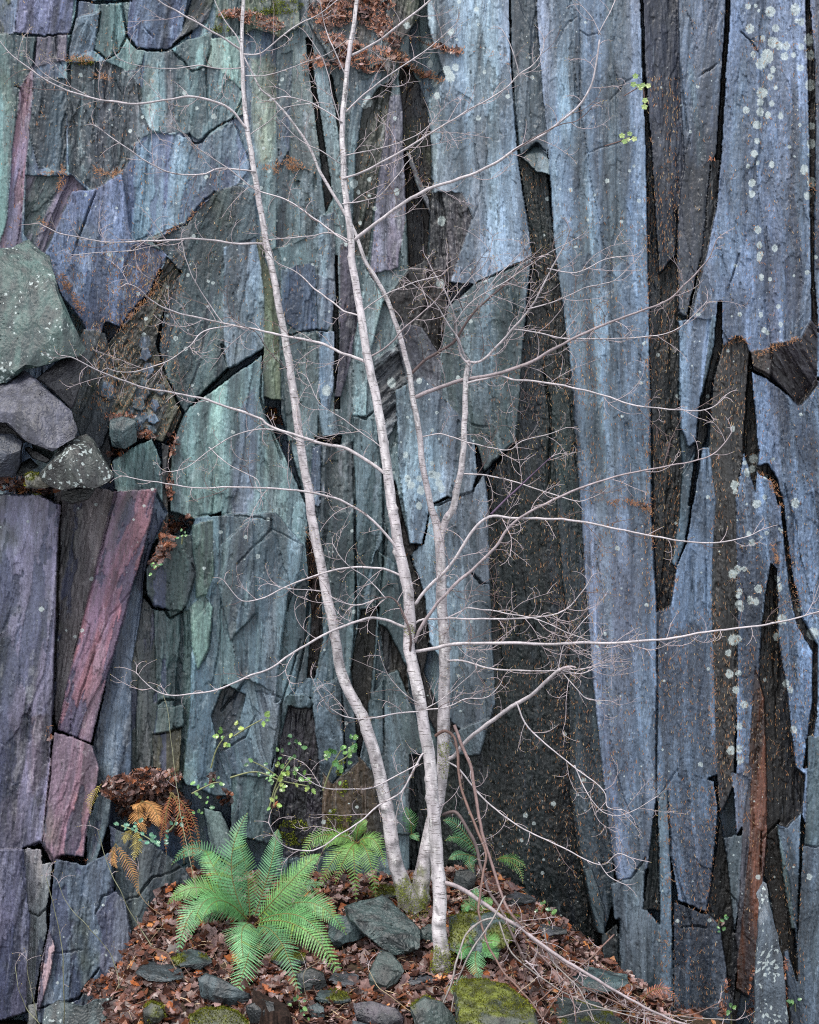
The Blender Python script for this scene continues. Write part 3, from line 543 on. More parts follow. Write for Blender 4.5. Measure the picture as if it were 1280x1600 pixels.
def lum_curve(C):
    l = C.mean(-1, keepdims=True)          # deepens wet slate and the shade painted with it, dry faces stay pale
    return C * np.clip((l / .13) ** .16, .7, 1.1)
def cliff_fields(px, py):
    """depth, colour, aux for arrays of photograph pixels"""
    sh = px.shape
    wx = px + 1.3 * fbm(px / 30, py / 60, 4, 1) + 0.8 * fbm(px / 6, py / 8, 2, 5)
    wy = py + 2.8 * fbm(px / 30, py / 40, 4, 9) + 2.0 * fbm(px / 7, py / 9, 2, 13)
    q4 = STEP * .38
    acc = None
    for ox, oy in ((0, 0), (q4, -q4), (-q4, q4), (-q4, -q4), (q4, q4)):
        res = face_pass(px + ox, py + oy, wx + ox, wy + oy)
        if acc is None: ANG, ID = res[6], res[7]; acc = [v * .2 for v in res[:6]]
        else:
            for n_ in range(6): acc[n_] = acc[n_] + res[n_] * .2
    D, C1, C2, RO, WET, PIT = acc
    CH = CHV[0]
    a = np.radians(ANG)
    q = 15 * fbm(px / 130, py / 260, 3, 21)
    s = px * np.cos(a) + py * np.sin(a) + q + ID * 31.7
    t = -px * np.sin(a) + py * np.cos(a) + ID * 57.3
    # long splintered columns, then smaller flakes
    w1 = s + 3 * fbm(s / 30, t / 60, 3, 31); w2 = t + 34 * fbm(s / 22, t / 60, 3, 33)
    A = voro(w1 / 52, w2 / 420, 3)
    B = voro(w1 / 17, w2 / 150, 17)
    Cc = voro((s + 2 * fbm(s / 9, t / 20, 2, 35)) / 7, (t + 5 * fbm(s / 9, t / 12, 2, 38)) / 30, 29)
    hi = np.clip((CH - 1) * .6 + .4, .3, 2)
    D += ((A[0] - .5) * .022 + A[3] * (A[1] - .5) * .06) * CH
    D += ((B[0] - .5) * .018 + B[3] * (B[1] - .5) * .04 + B[4] * (B[2] - .5) * .03) * hi * np.where(A[2] > .35, 1, .35)
    D += ((Cc[0] - .5) * .009 + Cc[3] * (Cc[1] - .5) * .012) * RO * np.where(B[2] > .4, 1, .3)
    st = fbm(s / 7, t / 120, 4, 41); st2 = fbm(s / 34, t / 300, 4, 45)
    D += st * .006 * RO ** 1.5 + fbm(px / 120, py / 240, 3, 51) * .03 + fbm(s / 4, t / 16, 4, 55) * .0034 * RO ** 1.5 + fbm(s / 2.6, t / 5, 2, 58) * .0028 * RO * (1 + .6 * PIT)
    for pts, hw, dep in CRACKS:
        xs = [p[0] for p in pts]; ys = [p[1] for p in pts]
        m = (px > min(xs) - 20) & (px < max(xs) + 20) & (py > min(ys) - 20) & (py < max(ys) + 20)
        idx = np.nonzero(m)
        if len(idx[0]) == 0: continue
        dd, tt = segdist(wx[idx], wy[idx], pts)
        wv = .85 * hw * (.35 + .9 * vnoise(wx[idx] / 22, wy[idx] / 22, 61)) * (0.45 + 0.55 * np.sin(np.pi * np.clip(tt, .03, .97)))
        D[idx] += np.clip(1.5 - dd / np.maximum(wv, 1.1), 0, 1) * dep * .45 * np.clip(wv / 1.1, .3, 1)
    # colour: mix the two, change per column and per flake, long stains
    st3 = fbm(s / 13, t / 260, 5, 47)
    f = np.clip(.42 + 1.6 * st2 + 1.0 * st3 + .5 * st + (A[1] - .5) * .7 + (B[1] - .5) * .4, 0, 1)[..., None]
    C = C1 * (1 - f) + C2 * f
    C = C * (1 + .30 * (A[2] - .5) + .26 * (B[2] - .5) + .14 * (Cc[2] - .5))[..., None]
    # thin surface leaves of slate broken away: hard-edged patches of the other tone
    lf = fbm(s / 26, t / 150, 6, 121) + .12 * fbm(px / 8, py / 11, 3, 125)
    for thr, amt, dd_ in ((.16, .75, .007), (-.22, .55, -.006)):
        k = np.clip((lf - thr) / .03, 0, 1) if thr > 0 else np.clip((thr - lf) / .03, 0, 1)
        D += k * dd_ * (ID > 0)
        lc_ = ((px < 260) & (py > 770))[..., None]
        tgt = (np.where(lc_, np.array(lin((54, 60, 84))), C2 * .8) if thr > 0 else np.where(lc_, C1 * 1.1 + .035, C1 * 1.28))
        k = (k * amt * (1 - .6 * np.clip((px - 780) / 60, 0, 1)))[..., None]; C = C * (1 - k) + tgt * k
    # quartz-pale scratches along the grain
    scq = fbm(s / 2.2, t / 70, 3, 131)
    k = (np.clip((scq - .52) / .1, 0, 1) * .45 * (vnoise(s / 50, t / 160, 133) > .5))[..., None]
    C = C + k * .14
    # dark seep stains running down the grain
    sd = fbm(s / 22, t / 420, 4, 71)
    k = (np.clip((sd - .12) / .3, 0, 1) * .62)[..., None]
    C = C * (1 - k) + np.array(lin((44, 46, 54))) * k
    WET = np.clip(WET + k[..., 0] * .9, 0, 1)
    # pale dry scrapes, with a ragged outline
    sc = fbm(s / 16, t / 90, 5, 77) * .8 + fbm(px / 12, py / 14, 3, 79) * .35
    k = (np.clip((sc - .33) / .12, 0, 1) * .5 * (1 - .6 * np.clip((px - 640) / 200, 0, 1)))[..., None]
    C = C * (1 - k) + (C * 1.0 + .12) * k
    # lavender cast towards the left columns, green in the middle
    g = np.clip(fbm(px / 170, py / 240, 3, 83) * 1.3, -1, 1)[..., None]
    C = C * (1 + g * np.array([-.06, .05, .0]))
    # green algae and moss film
    al = fbm(px / 70, py / 120, 4, 91)
    k = (np.clip((al - .35) / .3, 0, 1) * .38 * (px < 800))[..., None]
    C = C * (1 - k) + np.array(lin((76, 84, 52))) * k
    # long soft vertical bands of damp blue and pale green on the tall faces
    bd = fbm(s / 17, t / 700, 4, 141)[..., None]
    C = C * (1 + np.clip(bd, -.5, .5) * np.array([.42, .34, .24]))
    # broad darker damp zones with soft edges
    dz = fbm(s / 60, t / 200, 5, 101)
    C = C * (1 - .45 * np.clip((dz - .05) / .35, 0, 1))[..., None]
    lum = C.mean(-1, keepdims=True)
    hf = np.stack([fbm(px / 48 + .1 * q / 15, py / 520, 4, 151), fbm(px / 55, py / 480, 4, 157)], -1)
    lum = C.mean(-1, keepdims=True)
    hue = np.ones(sh + (3,)) * np.array([.75, 1.00, 1.28])            # slate blue
    kg = np.clip(.5 + 1.8 * hf[..., :1] - np.clip((px - 500) / 700, -.25, .5)[..., None], 0, 1)
    hue = hue * (1 - kg) + np.array([.80, 1.06, 1.09]) * kg           # towards grey green
    kp = np.clip(-.08 + 2.0 * hf[..., 1:] + np.clip((420 - px) / 700, 0, .4)[..., None], 0, .8)
    hue = hue * (1 - kp) + np.array([.98, .94, 1.08]) * kp            # towards purple
    pale = np.clip((lum - .035) / .06, 0, 1)
    lv = 1 + np.clip(fbm(px / 30, py / 420, 5, 163), -.6, .6)[..., None] * .5
    chroma = (C.max(-1, keepdims=True) - C.min(-1, keepdims=True)) / (lum + 1e-4)
    warm = np.clip((C[..., :1] - C[..., 1:2]) / (lum + 1e-4) * 4, 0, 1)      # the red and purple beds keep their own tone
    mx_ = .56 * pale * (1 - .75 * warm) * np.clip((px - 180) / 250, .25, 1)[..., None]
    C = C * (1 - mx_) + lum * lv * hue * mx_
    lum = C.mean(-1, keepdims=True)
    sat = (1.22 - np.clip((px - 450) / 300, 0, 1) * .27)[..., None]
    sat = np.where((px < 260) & (py > 760), 1.02, sat[..., 0])[..., None]
    C = (lum + (C - lum) * sat) * 1.04
    C = lum_curve(C)
    dk = np.clip((.05 - C.mean(-1, keepdims=True)) / .03, 0, 1) * (px < 1120)[..., None]
    C = C * (1 + dk * np.array([-.16, .0, .06]))
    rt = np.clip((px - 640) / 200, 0, 1)[..., None]      # bluer, slightly darker colour towards the right
    C = C * (1 - rt * np.array([.34, .26, .17]))
    L = np.zeros(sh)
    for (x, y, r) in SPOTS:
        m = (abs(px - x) < r * 1.6 + 4) & (abs(py - y) < r * 1.6 + 4)
        idx = np.nonzero(m)
        if len(idx[0]) == 0: continue
        r = r * random.uniform(.72, 1.05); tone = random.uniform(.85, 1)
        q = np.hypot((px[idx] - x) * (.95 + .4 * random.random()), py[idx] - y) / r
        L[idx] = np.maximum(L[idx], np.clip(1.55 - q, 0, 1) * tone)
    # many small specks
    V = voro(px / 26, py / 26, 47)
    rr = np.hypot(V[3], V[4]) * 26
    dens = (vnoise(px / 90, py / 110, 97) > .52)
    L = np.maximum(L, np.where(dens & (V[0] > .45), np.clip(1.5 - rr / (.8 + 3.2 * V[1] ** 3), 0, 1), 0))
    return D, np.clip(C, .002, 1), WET, L, PIT

STEP = 1.3
def axis(a, b, lo, hi):
    core = np.arange(a, b + STEP, STEP)
    left = a - np.cumsum(STEP * 1.12 ** np.arange(1, 60)); left = left[left > lo]
    right = core[-1] + np.cumsum(STEP * 1.12 ** np.arange(1, 60)); right = right[right < hi]
    return np.concatenate([[lo], left[::-1], core, right, [hi]])
gxs = axis(-24, 1304, -520, 1820); gys = axis(-24, 1624, -620, 2050)
GX, GY = np.meshgrid(gxs, gys)
DD, CC, WW, LL, PP = cliff_fields(GX, GY)
def build_cliff():
    ny, nx = GX.shape
    V = np.empty((ny + 1, nx, 3), np.float32)
    V[1:, :, 0] = (GX - 640) / F * DD; V[1:, :, 1] = DD; V[1:, :, 2] = CAMZ - (GY - 800) / F * DD
    V[0] = V[1]; V[0, :, 1] += 4.0; V[0, :, 2] += .6         # the quarry top runs back from the edge
    cols = np.ones((ny + 1, nx, 4), np.float32); cols[1:, :, :3] = CC; cols[0] = cols[1]
    aux = np.ones((ny + 1, nx, 4), np.float32); aux[1:, :, 0] = WW; aux[1:, :, 1] = LL; aux[1:, :, 2] = PP; aux[0] = aux[1]
    ny += 1
    n = ny * nx
    ids = np.arange(n).reshape(ny, nx)
    q = np.stack([ids[:-1, :-1], ids[1:, :-1], ids[1:, 1:], ids[:-1, 1:]], -1).reshape(-1, 4)
    me = bpy.data.meshes.new('cliff')
    me.vertices.add(n); me.vertices.foreach_set('co', V.reshape(-1))
    me.loops.add(q.size); me.loops.foreach_set('vertex_index', q.reshape(-1).astype(np.int32))
    me.polygons.add(len(q)); me.polygons.foreach_set('loop_start', np.arange(0, q.size, 4, dtype=np.int32))
    me.update(calc_edges=True)
    a = me.color_attributes.new('col', 'FLOAT_COLOR', 'POINT'); a.data.foreach_set('color', cols.reshape(-1))
    a = me.color_attributes.new('aux', 'FLOAT_COLOR', 'POINT'); a.data.foreach_set('color', aux.reshape(-1))
    o = link_mesh('cliff', me, M_ROCK)
    tag(o, 'steep quarried slate cliff in grey green blue and purple slabs split by wet clefts darkened with painted shade', 'cliff', kind='structure')
    return o
build_cliff()
def cliff_d(px, py):
    j = int(np.clip(np.searchsorted(gxs, px), 0, len(gxs) - 1)); i = int(np.clip(np.searchsorted(gys, py), 0, len(gys) - 1))
    return float(DD[i, j])

# ---------------------------------------------------------------- the ground
def ground_z(X, Y):
    z = .85 - .28 * max(0, 10.5 - Y) - .22 * max(0, Y - 10.6)
    z -= .74 * max(0, X - .62) * (1 if X < 1.7 else 1) if X < 1.9 else .95 + .25 * (X - 1.9)
    z -= 1.5 * min(.7, max(0, -1.72 - X))
    z += .07 * mnoise.noise(Vector((X * 1.7, Y * 1.7, 3))) + .03 * mnoise.noise(Vector((X * 5, Y * 5, 8)))
    return z
def ground_hit(px, py):
    d = 6.0
    while d < 12.0:
        p = P(px, py, d)
        if p.z < ground_z(p.x, p.y): return p
        d += .02
    return P(px, py, 10.6)
def build_ground():
    xs = np.concatenate([np.linspace(-14, -3.2, 12), np.arange(-3.1, 3.1, .035), np.linspace(3.2, 14, 12)])
    ys = np.concatenate([np.linspace(-4, 7.8, 24), np.arange(7.85, 11.9, .035)])
    mb = MB(); nx = len(xs)
    for y in ys:
        for x in xs:
            mb.v.append((x, y, ground_z(x, y) + .02 * mnoise.noise(Vector((x * 14, y * 14, 2)))))
            g = .5 + .5 * mnoise.noise(Vector((x * 3, y * 3, 5)))
            mb.c.append((.030 + .015 * g, .020 + .012 * g, .014 + .006 * g))
    for j in range(len(ys) - 1):
        for i in range(nx - 1):
            a = j * nx + i
            mb.f.append((a, a + 1, a + nx + 1, a + nx))
    o = mb.build('ground', M_SOIL, smooth=True)
    tag(o, 'dark soil bank at the foot of the quarry face', 'ground', kind='structure')
build_ground()

# ---------------------------------------------------------------- loose slate blocks
def rock(name, label, pts, d, thick, c1, c2, peak=None, group=None, tilt=(0, 0), lich=0.0, rough=1.0, cat='rock', grain=(0, 0, 1), moss=0.0, wet=.15, flat=False):
    """pts: outline in photograph pixels at distance d; peak: inner point (px, py, forward metres)"""
    rnd = random.Random(label)
    n = len(pts); cx = sum(p[0] for p in pts) / n; cy = sum(p[1] for p in pts) / n
    if peak is None: peak = (cx + rnd.uniform(-.1, .1) * 40, cy, thick * .28)
    bm = bmesh.new()
    def dep(x, y): return d + tilt[0] * (x - cx) / 100 + tilt[1] * (y - cy) / 100
    ring = [bm.verts.new(P(x, y, dep(x, y) + rnd.uniform(-.25, .25) * thick * .25)) for x, y in pts]
    back = [bm.verts.new(P(cx + (x - cx) * .94, cy + (y - cy) * .94, dep(x, y) + thick)) for x, y in pts]
    mid = [bm.verts.new(P(cx + (x - cx) * rnd.uniform(.88, .965), cy + (y - cy) * rnd.uniform(.88, .965), dep(x, y) - rnd.uniform(.08, .2) * thick)) for x, y in pts]
    if flat:
        hh = max(p[1] for p in pts) - min(p[1] for p in pts)
        for v, (x, y) in zip(mid, pts):
            if y > cy + .12 * hh:
                v.co = P(cx + (x - cx) * .93, y - hh * rnd.uniform(.20, .30), dep(x, y - hh * .25) - thick * .12)
        peak = (cx, cy - hh * .1, thick * .16)
    pk = bm.verts.new(P(peak[0], peak[1], dep(peak[0], peak[1]) - peak[2]))
    bk = bm.verts.new(P(cx, cy, d + thick * 1.1))
    for i in range(n):
        j = (i + 1) % n
        bm.faces.new((ring[i], ring[j], mid[j], mid[i])); bm.faces.new((mid[i], mid[j], pk))
        bm.faces.new((ring[j], ring[i], back[i], back[j])); bm.faces.new((back[j], back[i], bk))
    bmesh.ops.recalc_face_normals(bm, faces=bm.faces)
    bmesh.ops.triangulate(bm, faces=bm.faces[:])
    size = max(max(p[0] for p in pts) - min(p[0] for p in pts), max(p[1] for p in pts) - min(p[1] for p in pts)) / F * d
    target = .011 if size < .9 else .016
    for it in range(8):
        es = [e for e in bm.edges if e.calc_length() > target * 1.7]
        if not es or len(bm.verts) > 26000: break
        bmesh.ops.subdivide_edges(bm, edges=es, cuts=1)
        bmesh.ops.triangulate(bm, faces=[f for f in bm.faces if len(f.verts) > 3])
    # broken corners: planes that shear off whatever stands proud of them
    cen = Vector((0, 0, 0))
    for v in bm.verts: cen += v.co
    cen /= len(bm.verts)
    for k in range(8):
        nn = Vector((rnd.uniform(-.45, .45), -rnd.uniform(.5, 1), rnd.uniform(-.5, .9))).normalized()
        mxx = max((v.co - cen).dot(nn) for v in bm.verts); off2 = mxx * rnd.uniform(.80, .97)
        for v in bm.verts:
            e = (v.co - cen).dot(nn) - off2
            if e > 0: v.co -= nn * e * .95
    bm.normal_update()
    off = Vector((rnd.random() * 50, rnd.random() * 50, rnd.random() * 50))
    nv = [v.normal.copy() for v in bm.verts]
    o = Vector(P(cx, cy, d))
    g = Vector(grain).normalized()
    rows = []
    for v, nr in zip(bm.verts, nv):
        p = v.co; gl = g * p.dot(g)
        q = (p - gl) * 30 + gl * 4 + off
        st = mnoise.noise(q * .5 + off) * 3.5 + (p - gl).length * 9
        v0 = p * 18 + off
        led = (math.floor(st * 2.0) / 2.0 - st)
        cell = mnoise.voronoi(Vector((q.x * .35, q.y * .35, q.z * .35)))[0][0]
        a = mnoise.noise(q) * .003 * rough + led * .007 * rough + mnoise.noise(p * 9 + off) * .009 * rough + mnoise.noise(p * 60 + off) * .0016
        v.co = p + nr * a
        f = min(1, max(0, .5 + 1.8 * mnoise.noise(q * .6) + .8 * mnoise.noise(p * 5 + off) + led * .5))
        rows.append((f, nr.copy()))
    me = bpy.data.meshes.new(name); bm.to_mesh(me); bm.free()
    col = np.ones((len(rows), 4), np.float32); aux = np.zeros((len(rows), 4), np.float32); aux[:, 3] = 1
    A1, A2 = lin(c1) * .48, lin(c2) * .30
    ms = np.array(lin((74, 80, 28)))
    spots = []
    for i, (f, nr) in enumerate(rows):
        p = me.vertices[i].co
        c = A1 * (1 - f) + A2 * f
        if moss:
            k = mnoise.noise(p * 7 + off) * .8 + nr.z * .7 + .25 * mnoise.noise(p * 40) + moss - 1
            k = min(1, max(0, k * 4)); c = c * (1 - k) + ms * k * (.4 + 1.0 * f)
            if k > .4: spots.append((p.copy(), nr))
        col[i, :3] = c
        aux[i, 0] = wet
        if lich:
            h = mnoise.noise(p * 48 + off) + .35 * mnoise.noise(p * 110) + .5 * mnoise.noise(p * 6 + off)
            aux[i, 1] = min(1, max(0, .42 + (h - (.66 - lich)) * 2.4))
    a = me.color_attributes.new('col', 'FLOAT_COLOR', 'POINT'); a.data.foreach_set('color', col.ravel())
    a = me.color_attributes.new('aux', 'FLOAT_COLOR', 'POINT'); a.data.foreach_set('color', aux.ravel())
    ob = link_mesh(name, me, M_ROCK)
    if len(spots) > 30:
        mb = MB()
        for q in range(min(4500, len(spots) * 2)):
            p, nr = random.choice(spots)
            p = p + Vector((random.gauss(0, .006), random.gauss(0, .006), random.gauss(0, .003)))
            sz = random.uniform(.006, .017); v = (nr + Vector((random.gauss(0, .6), random.gauss(0, .6), random.gauss(0, .5) + .3))).normalized()
            w_ = v.orthogonal().normalized() * sz * .3
            g = .5 + .5 * mnoise.noise(p * 14)
            mb.add([p - w_, p + w_, p + v * sz], [(0, 1, 2)], tuple(ms * random.uniform(.4, 1.5) * np.array((1 + .5 * g, 1 + .3 * g, 1))))
        tag(mb.build('moss', M_MOSS, ob), kind='stuff')
    return tag(ob, label, cat, group)

G1 = 'loose slate blocks stacked at the left'
rock('boulder', 'large mossy green slate boulder at the left edge with upright splits', [(-60,395),(20,385),(45,372),(78,400),(92,455),(112,500),(134,545),(128,558),(96,560),(60,575),(38,578),(8,598),(-60,610)], 10.15, .45, (82,110,106), (64,86,88), (50,500,.07), G1, (-.02,-.12), lich=.14)
rock('slate_block', 'dark slanting slab wedged under the large green boulder', [(56,592),(96,560),(130,552),(136,575),(118,628),(112,640),(70,600)], 10.25, .35, (62,60,68), (84,84,92), (105,590,.08), G1, (.2,0))
rock('slate_block', 'broad purple grey block with a pointed right end under the green boulder', [(-60,590),(10,598),(38,578),(56,592),(112,642),(122,668),(118,680),(84,706),(45,692),(10,662),(-60,655)], 9.95, .5, (88,90,106), (72,74,92), (50,640,.14), G1, (-.1,-.3))
rock('slate_block', 'dark underside block below the purple grey block', [(-60,650),(10,662),(45,690),(20,700),(-60,690)], 10.1, .4, (60,58,62), (46,46,50), (0,675,.05), G1)  # dark tones paint the shade on the purple block's under-face
rock('slate_block', 'dark blue grey block at the left edge above the leafy ledge', [(-60,672),(20,678),(36,690),(34,722),(24,745),(-60,750)], 9.98, .45, (66,72,88), (84,92,108), (15,700,.1), G1)
rock('slate_block', 'small grey block in the gap between the dark blocks', [(34,722),(48,715),(60,728),(40,742),(24,745)], 10.15, .3, (84,90,92), (64,70,74), None, G1)
rock('slate_block', 'thin dark sliver of slate lying across the gap', [(38,700),(44,698),(78,718),(74,724),(50,716)], 10.05, .3, (62,62,66), (50,50,54), None, G1)
rock('slate_block', 'small green wedge beneath the purple grey block', [(50,692),(70,700),(86,708),(76,722),(52,708)], 10.2, .3, (70,90,92), (58,74,78), None, G1)
rock('boulder', 'lichen speckled angular boulder perched beside the leafy ledge', [(96,688),(116,682),(136,678),(148,690),(164,720),(180,742),(172,752),(150,764),(120,762),(96,768),(76,760),(56,745),(84,715)], 9.85, .42, (82,88,86), (56,58,60), (112,706,.16), G1, (.1,-.3), lich=.34)
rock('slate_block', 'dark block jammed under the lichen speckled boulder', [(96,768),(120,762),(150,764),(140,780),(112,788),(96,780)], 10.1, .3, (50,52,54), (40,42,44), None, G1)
rock('slate_block', 'pale flat stone on the leafy ledge', [(38,744),(50,738),(72,745),(84,758),(70,764),(40,762)], 9.84, .2, (118,116,106), (92,94,88), None, G1, moss=.5)
rock('slate_block', 'small green topped block with leaves on it above the ledge', [(172,656),(190,650),(214,656),(214,690),(196,702),(176,698),(170,680)], 10.3, .3, (82,106,112), (66,86,96), None, None)

GB = 'slate rocks lying on the leafy bank'
def grock(label, pts, thick, c1, c2, name='slate_rock', **k):
    yb = max(p[1] for p in pts); xb = sum(p[0] for p in pts) / len(pts)
    d = ground_hit(xb, min(yb, 1640)).y
    k.setdefault('flat', True)
    t = k.pop('tilt', (0, -thick * 45 / max(20, (yb - min(p[1] for p in pts)))))
    return rock(name, label, pts, d - .02, thick, c1, c2, tilt=t, group=k.pop('group', GB), **k)
grock('long leaning slate slab with coarse diagonal layers between fern and birch', [(536,1416),(560,1407),(598,1400),(612,1408),(640,1435),(660,1455),(656,1482),(640,1490),(618,1495),(598,1484),(572,1462),(545,1438)], .30, (72,90,90), (48,58,60), grain=(.75,.2,-.6), rough=1.6, tilt=(.0,-.45), wet=.3)
grock('small blue green slate block tucked under the leaning slab', [(512,1440),(526,1428),(545,1432),(566,1452),(576,1462),(560,1470),(540,1472),(526,1484),(512,1462)], .25, (76,98,102), (60,78,84))
grock('squarish slate block among leaves in front of the leaning slab', [(594,1484),(612,1488),(628,1508),(632,1518),(622,1534),(600,1552),(584,1550),(572,1540),(578,1518)], .22, (66,82,80), (52,64,64), tilt=(0,-.4))
grock('flat purple slate at the bottom edge below the squarish block', [(552,1568),(580,1564),(620,1574),(632,1590),(628,1606),(600,1612),(556,1598)], .2, (88,82,92), (66,68,76))
grock('blue flat stone at the bottom edge under the purple slate', [(550,1594),(590,1602),(640,1612),(640,1660),(556,1660)], .2, (66,84,96), (56,70,80))
grock('rock with moss patch just left of the single birch foot', [(640,1572),(664,1556),(690,1566),(712,1590),(720,1640),(660,1640)], .25, (70,86,84), (54,64,62), moss=.5)
grock('small pale green rock close to the left of the single birch', [(658,1450),(672,1444),(684,1452),(690,1470),(672,1476),(656,1466)], .2, (84,106,106), (66,84,84))
grock('broad green slate block behind the right of the single birch', [(700,1432),(730,1424),(752,1430),(772,1422),(790,1430),(812,1432),(800,1468),(770,1496),(730,1500),(704,1484)], .3, (82,104,106), (64,82,86), moss=.42, tilt=(0,-.5))
grock('rounded boulder capped with bright moss at the bottom', [(708,1548),(722,1532),(752,1530),(790,1540),(818,1560),(836,1580),(850,1640),(720,1650),(712,1590)], .42, (74,84,74), (56,60,54), name='mossy_boulder', moss=.78, flat=False, tilt=(0,-.5))
grock('pale green slab lying in leaves at the right end of the bank', [(848,1497),(880,1500),(930,1512),(976,1524),(984,1536),(960,1548),(910,1546),(870,1530)], .12, (84,108,112), (68,88,94), tilt=(0,-1.2))
grock('half buried slate right of the mossy boulder', [(850,1560),(880,1556),(920,1570),(960,1586),(990,1620),(860,1630)], .2, (66,80,80), (54,62,64), moss=.3, tilt=(0,-.6))
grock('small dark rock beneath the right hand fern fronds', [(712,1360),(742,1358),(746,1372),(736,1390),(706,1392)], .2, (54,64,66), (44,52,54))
grock('angular slate rock below the big fern', [(308,1528),(322,1520),(346,1530),(380,1548),(392,1552),(390,1570),(352,1576),(330,1566),(312,1560)], .24, (76,92,98), (60,72,78))
grock('mossy rock at the bottom edge below the big fern', [(296,1590),(316,1578),(350,1574),(372,1582),(388,1600),(392,1640),(300,1640)], .25, (74,84,72), (58,62,54), moss=.7)
grock('lichen spotted slate block at the bottom left corner', [(70,1575),(92,1563),(130,1572),(148,1562),(186,1556),(198,1575),(200,1640),(60,1640)], .3, (84,100,104), (68,80,84), lich=.16)
grock('pale pointed chip of slate beside the lichen spotted block', [(44,1570),(58,1566),(60,1640),(42,1640)], .1, (104,108,108), (84,88,90))
grock('small mossy stone in the leaves left of the big fern', [(222,1578),(236,1566),(252,1570),(258,1590),(244,1604),(224,1600)], .15, (66,74,66), (50,56,50), moss=.75)
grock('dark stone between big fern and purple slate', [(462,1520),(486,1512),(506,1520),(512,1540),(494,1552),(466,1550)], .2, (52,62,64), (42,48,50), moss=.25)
grock('small rectangular stone at the bottom left of the purple slate', [(482,1572),(496,1566),(506,1574),(506,1592),(486,1592)], .12, (70,86,90), (56,70,74))
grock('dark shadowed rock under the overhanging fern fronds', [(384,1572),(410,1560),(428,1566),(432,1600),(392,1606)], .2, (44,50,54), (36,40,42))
rock('standing_slab', 'tall pointed blue slate slab speckled with white lichen at lower right', [(1191,1368),(1197,1375),(1208,1434),(1222,1492),(1236,1640),(1177,1640),(1180,1499),(1187,1406)], 10.0, .16, (98,112,126), (86,98,112), (1200,1520,.04), None, (.1,0), lich=.27)
for k_, (x_, y_, w_, h_, what) in enumerate([(452,1500,30,16,'behind the big fern right side'),(540,1530,26,14,'left of the squarish block'),(300,1500,34,18,'at the left foot of the big fern'),(655,1530,30,14,'just left of the mossy birch foot'),(600,1395,30,12,'behind the long leaning slab'),(800,1405,36,14,'on the crest right of the broken branches'),(850,1455,34,13,'halfway down the right slope'),(250,1520,38,20,'in the leaves near the lower left blocks'),(520,1560,30,14,'between the purple slate and the dark stone'),(905,1575,40,14,'at the lower end of the tangle of dead stems')]):
    a_ = [(x_ - w_, y_ + 2), (x_ - w_ * .6, y_ - h_ * .8), (x_ + w_ * .1, y_ - h_), (x_ + w_ * .8, y_ - h_ * .5), (x_ + w_, y_ + h_ * .3), (x_ + w_ * .3, y_ + h_ * .8), (x_ - w_ * .5, y_ + h_ * .7)]
    a_ = [(px_ + random.uniform(-4, 4), py_ + random.uniform(-2, 2)) for px_, py_ in a_]
    grock('half buried angular stone ' + what, a_, .16, random.choice([(72,88,90),(66,78,84),(80,84,92)]), (54,62,66), moss=random.choice([0, 0, .3]), tilt=(0,-.9))
# rotten stump
def stump():
    e = ground_hit(425, 1600)
    t = empty('rotten_stump', e, 'rotten red brown stump splintered and dark under the big fern', 'stump')
    mb = MB(); n = 72; rows = 22
    top = P(424, 1572, e.y).z
    base = e.z - .35
    for j in range(rows + 1):
        f = j / rows
        for i in range(n):
            a = 2 * math.pi * i / n
            r = .13 * (1.15 - .25 * f) + .02 * mnoise.noise(Vector((math.cos(a) * 6, math.sin(a) * 6, f * .7))) + .012 * mnoise.noise(Vector((math.cos(a) * 22, math.sin(a) * 22, f * 1.5)))
            zz = base + (top - base) * f + (.09 * mnoise.noise(Vector((math.cos(a) * 7, math.sin(a) * 7, 1))) * (j / rows) ** 3 - .10 * math.cos(a) * (j / rows) ** 2 if j > 2 else 0)
            g = .5 + .5 * mnoise.noise(Vector((math.cos(a) * 25, math.sin(a) * 25, f * 3)))
            mb.v.append((e.x + r * math.cos(a), e.y + r * math.sin(a) * .8, zz)); mb.c.append(tuple(lin((58, 44, 38)) * (.10 + .8 * g * g * 1.8)))
    for j in range(rows):
        for i in range(n): mb.f.append((j * n + i, j * n + (i + 1) % n, (j + 1) * n + (i + 1) % n, (j + 1) * n + i))
    mb.f.append(tuple(rows * n + i for i in range(n)))
    mb.build('trunk', M_SOIL, t)
stump()

